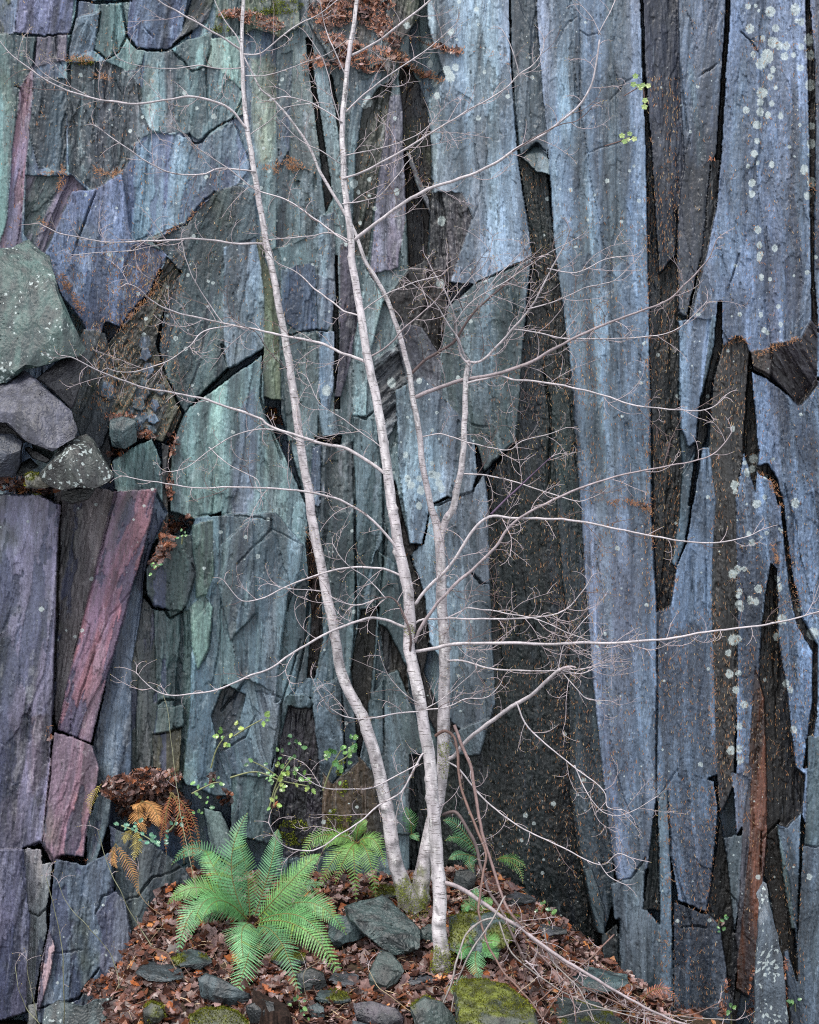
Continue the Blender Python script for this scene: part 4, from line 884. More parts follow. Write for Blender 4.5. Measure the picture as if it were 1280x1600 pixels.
# ---------------------------------------------------------------- tubes, birches
def smooth_path(pts, k=6):
    """catmull-rom through (Vector, radius)"""
    out = []
    n = len(pts)
    for i in range(n - 1):
        p0, p1, p2, p3 = pts[max(i - 1, 0)], pts[i], pts[i + 1], pts[min(i + 2, n - 1)]
        m = max(2, k)
        for j in range(m):
            t = j / m; t2 = t * t; t3 = t2 * t
            v = .5 * ((2 * p1[0]) + (p2[0] - p0[0]) * t + (2 * p0[0] - 5 * p1[0] + 4 * p2[0] - p3[0]) * t2 + (3 * p1[0] - p0[0] - 3 * p2[0] + p3[0]) * t3)
            out.append((v, p1[1] * (1 - t) + p2[1] * t))
    out.append(pts[-1]); return out
def tube(mb, path, n=6, col=(1, 1, 1), colf=None, wob=0.0, knobs=None, cap=True):
    b = len(mb.v); m = len(path)
    up = Vector((0.1, 1, 0.05))
    for i, (p, r) in enumerate(path):
        tn = (path[min(i + 1, m - 1)][0] - path[max(i - 1, 0)][0])
        if tn.length < 1e-9: tn = Vector((0, 0, 1))
        tn.normalize()
        s = tn.cross(up)
        if s.length < .1: s = tn.cross(Vector((1, 0, 0)))
        s.normalize(); u = s.cross(tn)
        for k in range(n):
            a = 2 * math.pi * k / n
            dv = s * math.cos(a) + u * math.sin(a)
            rr = r
            if wob: rr *= 1 + wob * mnoise.noise(p * 9 + dv * 1.2) + wob * .6 * mnoise.noise(Vector((dv.x, dv.y, p.z * 28)))
            if knobs:
                for (kp, kd, kr) in knobs:
                    if (p - kp).length < r * 1.5: rr += kr * max(0, dv.dot(kd)) ** 4 * math.exp(-((p - kp).length / (r * .5)) ** 2)
            mb.v.append(tuple(p + dv * rr)); mb.c.append(colf(p, dv) if colf else col)
    for i in range(m - 1):
        for k in range(n):
            k2 = (k + 1) % n
            mb.f.append((b + i * n + k, b + i * n + k2, b + (i + 1) * n + k2, b + (i + 1) * n + k))
    if cap:
        mb.f.append(tuple(b + (m - 1) * n + k for k in range(n)))
        mb.f.append(tuple(b + n - 1 - k for k in range(n)))

PXM = 9.9 / F                     # metres per photograph pixel at the trees
C_BARK = np.array(lin((178, 174, 177))); C_LIMB = np.array(lin((166, 160, 164))); C_TW = np.array(lin((154, 143, 147))); C_DK = np.array(lin((92, 78, 78)))
C_MOSS = np.array(lin((92, 100, 36)))
def jit(c, a=.15):
    k = 1 + random.uniform(-a, a); return tuple(np.array(c) * k)
def bud(mb, p, d, s=.004):
    a = d.orthogonal().normalized() * s * .45; b = d.cross(a).normalized() * s * .45
    vs = [p - d * s * .2, p + a + d * s * .5, p + b + d * s * .5, p - a + d * s * .5, p - b + d * s * .5, p + d * s * 1.9]
    mb.add(vs, [(0, 1, 2), (0, 2, 3), (0, 3, 4), (0, 4, 1), (5, 2, 1), (5, 3, 2), (5, 4, 3), (5, 1, 4)], tuple(lin((150, 136, 84)) * random.uniform(.7, 1.3)))
def twig(mb, p, d, length, r, depth=0, col=C_TW, up=.5):
    """a thin curving twig with side shoots and a bud at the tip"""
    n = max(3, int(length / .026)); path = [(p, r)]
    v = d.normalized(); q = p.copy(); sh = []
    bend = Matrix.Rotation(R(random.choice((-1, 1)) * random.uniform(25, 105) / n), 3, Vector((random.gauss(0, .4), 1, random.gauss(0, .4))).normalized())
    for i in range(n):
        v = (bend @ v + Vector((random.gauss(0, .05), random.gauss(0, .06), random.gauss(0, .05) + up * .10))).normalized()
        q = q + v * (length / n); f = (i + 1) / n
        if i % 4 == 1: v = (v + Vector((random.gauss(0, .08), 0, random.gauss(0, .08)))).normalized()
        path.append((q.copy(), r * (1 - .55 * f)))
        if i < n - 1: sh.append((q.copy(), v.copy(), f))
    tube(mb, path, 4, jit(col, .18), cap=False)
    bud(mb, q, v, .0045)
    if depth > 0 and sh:
        for (a, b, f) in sh:
            if random.random() < .20 + .12 * depth:
                ax = Vector((random.gauss(0, .5), -1 + random.gauss(0, .5), random.gauss(0, .3)))
                nd = Matrix.Rotation(random.choice((-1, 1)) * R(random.uniform(30, 68)), 3, ax.normalized()) @ b
                L = length * random.uniform(.16, .48) * (1.1 - .5 * f)
                if L > .015: twig(mb, a, nd, L, r * .72, depth - 1, col, up)
            if random.random() < .3: bud(mb, a + Vector((random.gauss(0, .002), 0, .002)), (b + Vector((random.gauss(0, .8), random.gauss(0, .8), .3))).normalized(), .0032)
def limb(tree, pts, r0, r1, d0, d1, col=C_LIMB, twl=(.12, .48), dens=1.15, dip=0.0, tend=True, up=.5, name='branch', label=None):
    """pts: photograph pixels from the trunk outwards; d0,d1: distance at either end"""
    n = len(pts); L = [0]
    for i in range(1, n): L.append(L[-1] + math.hypot(pts[i][0] - pts[i-1][0], pts[i][1] - pts[i-1][1]))
    if name == 'branch':
        q = math.hypot(pts[1][0] - pts[0][0], pts[1][1] - pts[0][1]) + 1e-6
        pts = [(pts[0][0] - (pts[1][0] - pts[0][0]) / q * 5, pts[0][1] - (pts[1][1] - pts[0][1]) / q * 5)] + list(pts[1:])
    base = []
    ph = random.uniform(0, 6)
    for i, (x, y) in enumerate(pts):
        f = L[i] / L[-1]
        d = d0 + (d1 - d0) * f + dip * math.sin(f * math.pi) + .02 * math.sin(f * 9 + ph)
        base.append((P(x, y, d), (r0 * .53 * (1 - f) ** .85 + r1 * .62 * (1 - (1 - f) ** .85)) * PXM))
    path = smooth_path(base, 5)
    for i in range(1, len(path) - 1):
        path[i] = (path[i][0] + Vector((mnoise.noise(path[i][0] * 11), 0, mnoise.noise(path[i][0] * 11 + Vector((7, 7, 7))))) * .006, path[i][1])
    mb = MB()
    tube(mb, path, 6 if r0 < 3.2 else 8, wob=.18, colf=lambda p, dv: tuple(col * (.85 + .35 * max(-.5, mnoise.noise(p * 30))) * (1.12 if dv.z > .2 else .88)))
    # side twigs
    acc = random.uniform(0, .08); side = random.choice((-1, 1))
    for i in range(2, len(path) - 1):
        f = i / len(path)
        acc += (path[i][0] - path[i-1][0]).length
        gap = random.uniform(.045, .13) / dens
        if acc > gap and f > .12:
            acc = 0; side = -side
            tn = (path[i+1][0] - path[i-1][0]).normalized()
            ax = Vector((random.gauss(0, .45), -1, random.gauss(0, .25))).normalized()
            nd = Matrix.Rotation(side * R(random.uniform(32, 70)), 3, ax) @ tn
            ln = random.uniform(*twl) * (1.1 - .5 * f) * (1 if random.random() < .6 else .45)
            twig(mb, path[i][0], nd, ln, max(.0012, min(path[i][1] * .6, .0024)), 2 if ln > .12 else 1, C_TW if random.random() < .72 else C_DK, up)
    if tend:
        tn = (path[-1][0] - path[-2][0]).normalized()
        for k in range(2):
            twig(mb, path[-1][0], (tn + Vector((random.gauss(0, .3), random.gauss(0, .3), random.gauss(0, .3)))).normalized(), random.uniform(.06, .14), max(.0012, path[-1][1] * .9), 1, C_TW, up)
    return tag(mb.build(name, M_TWIG, tree, smooth=True), label)

def trunk(tree, pts, name='trunk', dk=1.0, moss_to=None, n=18):
    """pts: (px, py, radius px, distance)"""
    base = [(P(x, y, d), r * .87 * d / F) for x, y, r, d in pts]
    path = smooth_path(base, 14)
    path = [(p + Vector((mnoise.noise(p * 7), 0, 0)) * .006, r_) for p, r_ in path]
    fine = []
    for i in range(len(path) - 1):
        a, b = path[i], path[i+1]
        m = max(1, int((b[0] - a[0]).length / .012))
        for j in range(m): fine.append((a[0].lerp(b[0], j / m), a[1] + (b[1] - a[1]) * j / m))
    fine.append(path[-1]); kn = []
    for q in range(0, len(fine), 9):
        if random.random() < .8:
            a = random.uniform(0, 6.28)
            kn.append((fine[q][0], Vector((math.cos(a), math.sin(a), .1)).normalized(), fine[q][1] * random.uniform(.15, .42)))
    mb = MB(); b = 0
    # only test nearby knobs
    cache = {}
    up = Vector((0.1, 1, 0.05)); m = len(fine)
    for i, (p, r) in enumerate(fine):
        tn = (fine[min(i+1, m-1)][0] - fine[max(i-1, 0)][0]).normalized()
        s = tn.cross(up).normalized(); u = s.cross(tn)
        near = [k for k in kn if abs(k[0].z - p.z) < r * 1.6]
        for k in range(n):
            a = 2 * math.pi * k / n; dv = s * math.cos(a) + u * math.sin(a)
            rr = r * (1 + .07 * mnoise.noise(p * 6 + dv) + .05 * mnoise.noise(Vector((dv.x * 1.5, dv.y * 1.5, p.z * 22))))
            dark = 1.0
            for kp, kd, kr in near:
                h = math.exp(-((p - kp).length / (r * .45)) ** 2) * max(0, dv.dot(kd)) ** 5
                rr += kr * 1.3 * h; dark -= .7 * h
            c = C_BARK * dk * dark * (.90 + .42 * mnoise.noise(p * 5 + dv * .8) + .36 * mnoise.noise(p * 19 + dv * 2))
            if mnoise.noise(p * 13 + dv * 1.6 + Vector((5, 5, 5))) > .30: c = c * .50
            if moss_to is not None:
                h = (moss_to - p.z) / .25 + 1.1 * mnoise.noise(p * 8 + dv * 2) + .3 * mnoise.noise(p * 40 + dv * 5)
                q = min(1, max(0, h * 2)); c = c * (1 - q) + C_MOSS * (.55 + .5 * mnoise.noise(p * 50 + dv * 9) ** 2 * 4) * q; rr += .008 * q * (1 + mnoise.noise(p * 30 + dv * 6))
            else:
                h = mnoise.noise(p * 3.1 + dv * .9) - .52
                q = min(.8, max(0, h * 8)); c = c * (1 - q) + C_MOSS * q
            mb.v.append(tuple(p + dv * rr)); mb.c.append(tuple(c))
    for i in range(m - 1):
        for k in range(n):
            k2 = (k + 1) % n; mb.f.append((i * n + k, i * n + k2, (i + 1) * n + k2, (i + 1) * n + k))
    mb.f.append(tuple((m - 1) * n + k for k in range(n)))
    return mb.build(name, M_BARK, tree, smooth=True)

DA, DB = 10.05, 9.5
# --- twin-stemmed birch behind
ga = P(648, 1404, 10.15)
TA = empty('birch_tree', ga, 'birch with two pale stems rising from one mossy foot behind the single birch', 'tree')
trunk(TA, [(642,1420,22,10.15),(634,1396,16,10.12),(617,1340,13,10.1),(604,1260,11.8,10.1),(588,1190,11.3,10.08),(571,1130,10.5,10.05),(557,1102,10,10.05),(533,1051,9.5,10.05),(523,992,9,10),(511,931,8.8,10),(499,869,8.6,10),(487,810,8.3,10),(484,778,8,10),(472,709,7.6,10),(458,606,7,10),(446,530,6.6,10),(437,486,6.3,10),(423,407,5.9,10),(416,378,5.8,10),(395,254,4.8,10),(383,172,4.2,10),(378,69,3.4,10),(380,0,3,10),(382,-90,2.4,10)], moss_to=P(0, 1375, 10.1).z)
trunk(TA, [(648,1420,22,10.2),(656,1388,15,10.2),(662,1345,12.5,10.22),(672,1300,12,10.25),(686,1240,11.5,10.25),(693,1185,11.2,10.22),(693,1130,11,10.2),(695,1050,10,10.18),(693,980,9.6,10.15),(690,930,9.2,10.12),(688,860,8.8,10.1),(684,826,8.2,10.1),(676,800,6.2,10.1),(673,788,5.8,10.1),(661,727,5.6,10.1),(654,668,5.3,10.1),(645,620,5.1,10.1),(640,586,5,10.1),(630,544,4.6,10.1),(619,507,4.3,10.1),(602,462,4,10.1),(585,431,3.7,10.1),(571,407,3.4,10.1),(554,361,3.1,10.1),(533,323,2.9,10.1),(502,272,2.6,10.1),(485,234,2.4,10.1),(461,196,2.1,10.1),(427,155,1.8,10.1),(406,137,1.6,10.1),(385,95,1.4,10.1),(372,60,1.2,10.1),(350,30,1,10.1),(333,-5,.8,10.1)], moss_to=P(0, 1372, 10.1).z, dk=.86)
trunk(TA, [(689,842,6,10.1),(697,812,6.6,10.08),(709,792,6.2,10.05),(717,751,5.8,10.02),(724,709,5.6,10),(726,654,5.3,10),(728,600,5,10),(731,574,4.4,10),(732,566,3,10),(733,562,1.5,10)], name='branch', dk=.9, n=12)
# moss sleeve on the right stem by the broken stubs
def moss_clump(parent, spots, name='moss', n=500):
    mb = MB()
    for k in range(n):
        px, py, d, rx, ry = random.choice(spots)
        a = random.uniform(0, 6.28); q = math.sqrt(random.random())
        p = P(px + rx * q * math.cos(a), py + ry * q * math.sin(a), d - .02 - .06 * (1 - q) * random.random())
        c = tuple(C_MOSS * random.uniform(.35, 1.7))
        s = random.uniform(.004, .011); v = Vector((random.gauss(0, 1), random.gauss(0, 1) - .6, random.gauss(0, 1) + .4)).normalized()
        o = v.orthogonal().normalized() * s * .35
        mb.add([p - o, p + o, p + v * s], [(0, 1, 2)], c)
    return tag(mb.build(name, M_MOSS, parent), kind='stuff')
moss_clump(TA, [(694,1195,10.1,9,24),(694,1172,10.1,10,12)])
moss_clump(TA, [(644,1398,10.02,26,26),(630,1392,10.0,14,20),(652,1420,9.98,20,18)], n=1500)
m_ = TA
limb(m_, [(381,196),(361,172),(333,158),(296,151),(261,156),(220,162),(182,160),(144,153),(110,143),(76,127),(34,98),(14,82),(0,64)], 4.0, 1.0, 10, 9.5)
limb(m_, [(144,153),(118,139),(90,128),(66,112),(52,96)], 1.6, .8, 9.72, 9.6, dens=.6)
limb(m_, [(374,76),(344,57),(309,36),(275,17),(247,0),(228,-14)], 3.2, 1.5, 10, 9.8)
limb(m_, [(380,105),(347,108),(310,102),(275,107),(237,106),(205,100),(184,90)], 1.9, .8, 10, 9.8)
limb(m_, [(395,268),(347,263),(316,272),(278,272),(247,263),(220,246),(192,227),(168,210),(148,196)], 2.6, 1, 10, 9.6)
limb(m_, [(411,381),(364,380),(309,373),(261,375),(206,378),(165,378),(124,371),(89,363),(62,349)], 3.4, 1, 10, 9.5, dens=1.1)
limb(m_, [(264,377),(235,385),(196,393),(150,395),(118,398)], 1.3, .8, 9.8, 9.7, dens=.7)
limb(m_, [(470,690),(440,675),(412,671),(371,678),(330,702),(292,730),(261,737)], 2.2, .9, 9.95, 9.6)
limb(m_, [(330,702),(352,722),(385,740),(404,752),(408,780)], 1.4, .8, 9.72, 9.7, dens=.7)
limb(m_, [(383,85),(402,84),(420,74),(461,41),(502,21),(535,-8)], 2.5, 1.2, 10, 9.7)
limb(m_, [(385,118),(420,117),(471,100),(512,84),(545,60)], 1.5, .8, 10, 9.7)
limb(m_, [(392,210),(420,190),(446,168),(500,160)], 1.6, .8, 10, 9.8)
limb(m_, [(455,580),(430,560),(400,520),(376,508)], 1.4, .8, 10, 9.8, col=C_DK)
limb(m_, [(649,620),(674,610),(709,598),(740,591),(784,582),(833,565),(860,548),(916,519),(960,501),(1002,486),(1046,467),(1074,441),(1105,407),(1122,372)], 6.2, 1.2, 10.1, 9.4, col=C_TW * .82, dens=1.2)
limb(m_, [(640,589),(661,565),(688,548),(712,531),(729,503),(750,479),(778,455),(815,421),(842,402)], 4.8, 1.6, 10.1, 9.7, col=C_DK, dens=1.6)
limb(m_, [(733,598),(756,592),(781,587),(805,594),(840,596),(892,605),(943,618),(995,634),(1046,639),(1081,642),(1112,637),(1131,622)], 3.6, 1, 10, 9.4)
limb(m_, [(733,565),(750,565),(781,537),(805,510),(829,482),(846,452),(862,420),(882,384),(890,360)], 4.0, 1.2, 10, 9.6, dens=1.8)
limb(m_, [(731,568),(719,551),(712,503),(705,476),(694,452),(680,430),(668,405)], 3.4, 1.2, 10, 9.8, dens=1.8)
limb(m_, [(727,560),(716,530),(700,505),(685,480),(660,455),(640,440)], 2.6, 1, 10, 9.7, dens=1.6)
limb(m_, [(805,515),(840,520),(885,529),(943,529),(995,527),(1046,520),(1081,496),(1105,470)], 2.2, .9, 9.9, 9.5)
limb(m_, [(657,684),(688,678),(722,689),(764,699),(798,703),(815,689),(860,678),(888,668)], 2.1, .8, 10.1, 9.6)
limb(m_, [(726,741),(753,742),(798,751),(860,771),(905,784),(940,770)], 2.4, .8, 10, 9.6)
limb(m_, [(860,420),(900,426),(945,405),(985,400)], 1.8, .8, 9.7, 9.5, dens=1.3)
limb(m_, [(829,482),(870,470),(915,450),(960,438),(990,410)], 1.9, .8, 9.8, 9.5, dens=1.4)
limb(m_, [(750,479),(770,440),(800,410),(826,380)], 2.0, .8, 9.85, 9.7, dens=1.8)
limb(m_, [(700,480),(730,440),(760,410),(770,370)], 2.0, .8, 9.9, 9.7, dens=1.8)
limb(m_, [(712,503),(740,470),(790,440),(850,400),(905,370)], 2.0, .8, 9.9, 9.6, dens=1.8)
limb(m_, [(704,1032),(729,1034),(764,1044),(815,1048),(860,1048),(905,1045),(952,1040)], 3.2, .8, 10.15, 9.6)
limb(m_, [(700,1186),(709,1182),(729,1158),(764,1130),(808,1099),(836,1082),(860,1058),(876,1046)], 6.4, 4.4, 10.2, 9.7, dens=.5, label='thick bare branch ending in a spray of twigs')
limb(m_, [(876,1046),(905,1052),(935,1042),(955,1030)], 2, .8, 9.7, 9.6, dens=2.2)
limb(m_, [(876,1046),(900,1075),(918,1092),(950,1095)], 1.8, .8, 9.7, 9.6, dens=2.2)
limb(m_, [(873,1048),(880,1010),(900,985),(922,960)], 1.8, .8, 9.7, 9.6, dens=2.2)
limb(m_, [(808,1101),(826,1137),(860,1168),(902,1202),(943,1234),(950,1262),(975,1266)], 2.6, .9, 9.9, 9.5)
limb(m_, [(900,1200),(918,1240),(943,1269),(977,1272),(1026,1245)], 1.8, .8, 9.7, 9.5)
limb(m_, [(698,1190),(716,1200),(747,1238),(784,1272),(819,1296),(860,1315),(885,1327),(938,1351),(965,1334),(985,1340)], 2.8, 1, 10.1, 9.3)
limb(m_, [(938,1351),(950,1368),(977,1382)], 1.4, .8, 9.4, 9.3)
limb(m_, [(618,1308),(619,1276),(630,1238),(645,1205)], 2.6, 1, 10, 9.9, dens=.6)
# --- single birch in front
gb = ground_hit(692, 1520)
TB = empty('birch_tree', gb, 'single tall birch with silvery stem and mossy foot in the middle of the bank', 'tree')
d0 = gb.y
trunk(TB, [(692,1545,21,d0),(691,1515,18,d0),(690,1488,14.5,d0),(686,1450,13.2,d0+.01),(687,1400,12.4,d0+.02),(683,1340,11.8,d0+.02),(678,1270,11.4,d0+.02),(674,1220,11.2,d0+.02),(670,1180,11,d0+.02),(661,1127,10.6,d0),(649,1061,10.8,d0),(640,1013,10.8,d0),(640,955,10.2,d0),(637,920,10,d0),(626,869,9.8,d0),(616,810,9.2,d0),(611,778,9,d0),(602,709,8.4,d0),(588,623,7.8,d0),(575,561,7.6,d0),(564,493,7,d0),(551,417,6.6,d0),(549,378,6.2,d0),(539,292,5.4,d0),(535,206,5,d0),(540,137,4.6,d0),(549,62,4,d0),(557,7,3.4,d0),(561,-80,2.6,d0)], moss_to=P(0, 1490, d0).z, n=22)
moss_clump(TB, [(690,1515,d0-.05,20,28),(682,1500,d0-.05,10,24),(702,1500,d0-.05,10,30)], n=1500)
moss_clump(TB, [(640,985,d0-.03,8,10)], n=120)
m_ = TB
db = d0
limb(m_, [(602,740),(586,728),(568,716),(537,699),(499,692),(468,682),(420,665),(406,654),(364,639),(316,623),(275,615),(227,606),(179,589),(144,574),(117,560),(96,556)], 5.0, 1, db, 9.2, dip=.35, dens=.9)
limb(m_, [(570,565),(551,557),(533,551),(499,536),(458,527),(440,524),(399,515),(357,507),(309,496),(268,486),(237,469),(213,448),(196,444)], 4.4, 1, db, 9.6, dip=.35)
limb(m_, [(357,510),(320,517),(296,541),(265,562),(227,577),(192,582),(168,575)], 2, .9, 9.85, 9.6)
limb(m_, [(347,503),(323,469),(302,434),(289,400),(283,372)], 1.8, .9, 9.85, 9.7, dens=.6)
limb(m_, [(561,493),(537,486),(516,469),(492,452),(465,427),(434,410),(418,394)], 2.8, 1, db, 9.7, dip=.2)
limb(m_, [(549,378),(520,364),(490,368),(455,372),(420,375)], 2.2, 1, db, 9.7, dip=.2)
limb(m_, [(538,376),(499,347),(465,323),(440,309),(399,296),(364,268),(327,244),(296,220),(275,192)], 2.6, .9, db, 9.5, dip=.3)
limb(m_, [(626,900),(599,889),(557,886),(523,891),(482,903),(440,920),(408,935),(378,938),(352,910)], 3.4, .9, db, 9.3, dip=.1)
limb(m_, [(633,981),(602,968),(571,967),(533,980),(495,998),(454,1023),(420,1046),(385,1058),(337,1078),(296,1085),(261,1085),(237,1075),(213,1051)], 4, 1, db, 9, dens=.8)
limb(m_, [(626,866),(606,838),(582,814),(564,799),(523,778),(475,768),(420,763),(357,761),(309,763),(268,757),(220,749),(192,744)], 3.8, .9, db, 9.1, dens=.9)
limb(m_, [(641,1012),(640,986),(626,951),(612,934),(585,937)], 3.6, 1.6, db - .05, 9.35, col=C_DK, dens=1.5)
limb(m_, [(590,935),(560,945),(530,940),(502,924),(450,920),(420,912)], 1.8, .8, 9.35, 9.1, dens=2)
limb(m_, [(600,932),(575,905),(540,880),(520,850)], 1.6, .8, 9.35, 9.2, dens=2)
limb(m_, [(649,1017),(681,1013),(716,1005),(764,1005),(819,1005),(860,1006),(909,1005),(960,1005),(995,1003),(1053,996),(1115,986),(1163,980),(1218,972),(1282,955),(1330,940)], 5.2, 1.2, db, 8.9, dens=1.1)
limb(m_, [(645,980),(661,968),(712,967),(764,967),(833,965),(880,955),(905,930),(925,900)], 3.2, .9, db, 9.2, dens=1.4)
limb(m_, [(700,966),(722,955),(736,950),(790,958),(840,968),(890,990),(925,1003)], 2.4, .8, 9.45, 9.2, dens=1.6)
limb(m_, [(652,940),(668,920),(695,893),(712,872),(736,834),(764,807),(798,810),(840,810),(902,814),(953,824),(1012,836),(1063,845),(1115,848),(1163,840),(1190,828)], 4.8, 1, db, 9.0, dens=1.0)
limb(m_, [(650,999),(661,975),(688,937),(712,913),(747,882),(774,855),(798,821),(829,800),(892,768),(943,751),(995,737),(1046,728),(1101,716),(1129,696),(1143,676)], 4.8, 1, db, 9.0, col=C_TW * .85, dens=1.0)
limb(m_, [(771,800),(815,757),(862,714)], 3, .9, 9.3, 9.2, col=np.array(lin((86,70,92))), dens=.3)
limb(m_, [(557,373),(585,351),(626,320),(668,296),(716,280),(764,261),(805,234),(860,203),(909,160),(928,120),(937,62)], 5, 1.8, db, 9.1, dens=1.0, tend=False)
limb(m_, [(937,50),(950,25),(961,2)], 1.5, .9, 9.1, 9.1, dens=.5)
limb(m_, [(937,50),(925,28),(910,10)], 1.4, .8, 9.1, 9.1, dens=.5)
limb(m_, [(805,234),(840,212),(874,195),(902,188),(925,168)], 1.8, .9, 9.2, 9.1, col=C_DK)
limb(m_, [(540,278),(575,265),(626,237),(678,206),(729,175),(764,155),(791,137),(812,117),(839,96),(850,68)], 3.4, 1, db, 9.2)
limb(m_, [(812,117),(798,69),(783,45)], 1.4, .8, 9.25, 9.2, dens=.5)
limb(m_, [(544,172),(568,148),(606,120),(640,96),(674,72),(712,38)], 2.6, .9, db, 9.3)
limb(m_, [(549,86),(582,70),(612,48),(647,21),(674,0),(700,-20)], 3.6, 1.8, db, 9.3)
limb(m_, [(541,120),(523,80),(508,40),(500,0)], 1.8, .9, db, 9.4)
limb(m_, [(531,189),(489,162),(447,151),(418,158)], 2.2, .9, db, 9.3)
limb(m_, [(536,206),(520,150),(508,100),(484,60)], 1.8, .9, db, 9.3)
limb(m_, [(540,243),(588,233),(640,217),(680,190)], 1.6, .8, db, 9.3)
limb(m_, [(540,262),(510,240),(470,220),(440,190)], 1.6, .8, db, 9.3)
limb(m_, [(540,318),(575,312),(600,300),(640,250)], 1.8, .8, db, 9.3)
limb(m_, [(572,560),(600,545),(640,505),(676,475),(692,455)], 2.6, 1.2, db, 9.3, col=C_TW * .8)
limb(m_, [(566,487),(600,462),(650,440),(690,430)], 2, .9, db, 9.3)
limb(m_, [(596,700),(570,680),(530,650),(500,630),(480,590)], 1.7, .8, db, 9.3, dens=1.2)
limb(m_, [(661,1112),(619,1115),(571,1123),(540,1120),(516,1106),(502,1089),(486,1056)], 2.2, .8, db, 9.1)
limb(m_, [(668,1109),(700,1104),(729,1092),(764,1089),(784,1065)], 2, .8, db, 9.2, dens=2)
limb(m_, [(664,1104),(640,1090),(610,1060),(594,1025)], 1.8, .8, db, 9.2, dens=1.6)
limb(m_, [(668,1106),(700,1085),(740,1050),(744,1040)], 1.6, .8, db, 9.2, dens=1.6)
limb(m_, [(672,1178),(661,1178),(650,1196),(626,1238),(592,1258),(564,1282),(533,1303),(489,1329),(441,1320),(420,1286)], 3, 1, db, 8.9)
limb(m_, [(650,1196),(616,1214),(578,1231),(537,1233),(502,1229),(465,1207)], 2, .9, 9.4, 9.0)
limb(m_, [(692,1379),(716,1386),(747,1406),(781,1430),(815,1451),(840,1471),(885,1502),(943,1537),(984,1561),(1046,1592),(1110,1612)], 6.4, 2.2, db, 8.8, col=C_TW * .8, dens=1.2, up=.1)

# ---------------------------------------------------------------- broken and fallen branches
def dead(label, pts, r0, r1, d0, d1, col, dens=.7, group='broken branches hanging and lying beside the birch'):
    t = empty('fallen_branch', P(pts[-1][0], pts[-1][1], d1), label, 'branch', group)
    limb(t, pts, r0, r1, d0, d1, col=np.array(col), dens=dens, up=-.1, name='stem', twl=(.06, .2))
    return t
CB, CR, CG = lin((120, 100, 98)), lin((104, 82, 76)), lin((128, 122, 120))
dead('long straight brown broken branch whose snapped upper end stands right of the birch stems', [(710,1133),(722,1165),(736,1200),(743,1241),(753,1300),(767,1344),(781,1392),(795,1423),(826,1461),(862,1491),(905,1520)], 5, 3, 9.8, 9.2, CB)
dead('arched brown dead branch looping over from the birch stems and down to the mossy boulder', [(680,1150),(695,1142),(710,1152),(716,1180),(718,1215),(728,1255),(747,1300),(759,1337),(753,1379),(748,1420),(755,1454),(767,1485),(788,1520),(826,1561),(853,1600)], 4.6, 2, 9.9, 8.9, CR, .4)
dead('thick dark dead branch leaving the single birch at a blunt broken stub', [(692,1274),(712,1269),(728,1290),(743,1320),(752,1355),(764,1392),(785,1425),(800,1460),(820,1500)], 5.4, 3, 9.6, 9.2, lin((84, 72, 72)))
dead('slim arching grey stem rooted by the mossy boulder', [(775,1435),(750,1440),(728,1462),(714,1500),(705,1540),(690,1572),(672,1600)], 3, 2, 9.2, 8.9, CG, .5)
dead('slim grey stem rising from the bottom edge behind the first arch', [(790,1400),(768,1440),(740,1480),(720,1520),(708,1560),(703,1600)], 2.6, 1.6, 9.25, 8.95, CG, .5)
fb = [('thin pale dead stem lying lowest across the leaves at bottom right', [(780,1440),(800,1490),(850,1530),(900,1560),(960,1580),(1040,1600)], 2.6, 1.2),
 ('thin dark dead stem bending through the leaves above the pale one', [(800,1430),(850,1480),(905,1515),(965,1550),(1010,1590)], 3, 1.4),
 ('short forked dead stem crossing the slab in the leaves', [(830,1480),(870,1520),(895,1560),(900,1600)], 2.6, 1.2),
 ('curved dead stem crossing from right to left above the mossy boulder', [(960,1460),(920,1500),(870,1540),(820,1580),(780,1600)], 2.4, 1.2),
 ('dead stem with many side twigs at the right end of the bank', [(860,1500),(910,1540),(960,1565),(1020,1590),(1080,1585),(1122,1568)], 2.8, 1),
 ('crooked dead stem lying beside the half buried slate', [(850,1450),(862,1500),(905,1545),(930,1600)], 2.4, 1.2),
 ('slender dead stem arching low over the half buried slate', [(1000,1600),(960,1560),(920,1545),(880,1550),(850,1590)], 2, 1),
 ('short grey dead stem pointing up at the left of the tangle', [(845,1600),(830,1560),(818,1510),(805,1465)], 2.2, 1.2),
 ('faint dead stem running level along the bottom right edge', [(870,1590),(930,1578),(1000,1582),(1080,1590),(1150,1594)], 2.2, 1)]
for lb, pt, a, b in fb:
    dead(lb, pt, a, b, 9.25, 9.0, random.choice([CB, CR, CG]), 1.3)

# bare shoots at the left
def shoot(label, pts, r0, r1, d0, d1, col, dens=.35, name='bramble_stem', cat='stem', group='thin bare stems in front of the left rocks'):
    t = empty(name, P(pts[0][0], pts[0][1], d0), label, cat, group)
    limb(t, pts, r0 * .68, r1 * .8, d0, d1, col=np.array(col) * .75, dens=dens, up=.2, name='stem', twl=(.05, .14))
CY = lin((134, 136, 110))
shoot('straight greenish stem rising from the bottom left corner block', [(100,1600),(100,1540),(96,1470),(85,1420),(72,1370)], 2.3, 1, 9.3, 9.3, CY)
shoot('long pale bramble arching up past the dead leaf on the left block', [(238,1478),(222,1455),(203,1425),(190,1395),(172,1360),(162,1330),(152,1295)], 2.2, .9, 9.3, 9.3, CY)
shoot('pale bramble running down to the leaf litter left of the big fern', [(186,1545),(183,1520),(172,1490),(150,1462),(130,1440),(105,1412),(92,1380)], 1.9, .8, 9.3, 9.3, CY)
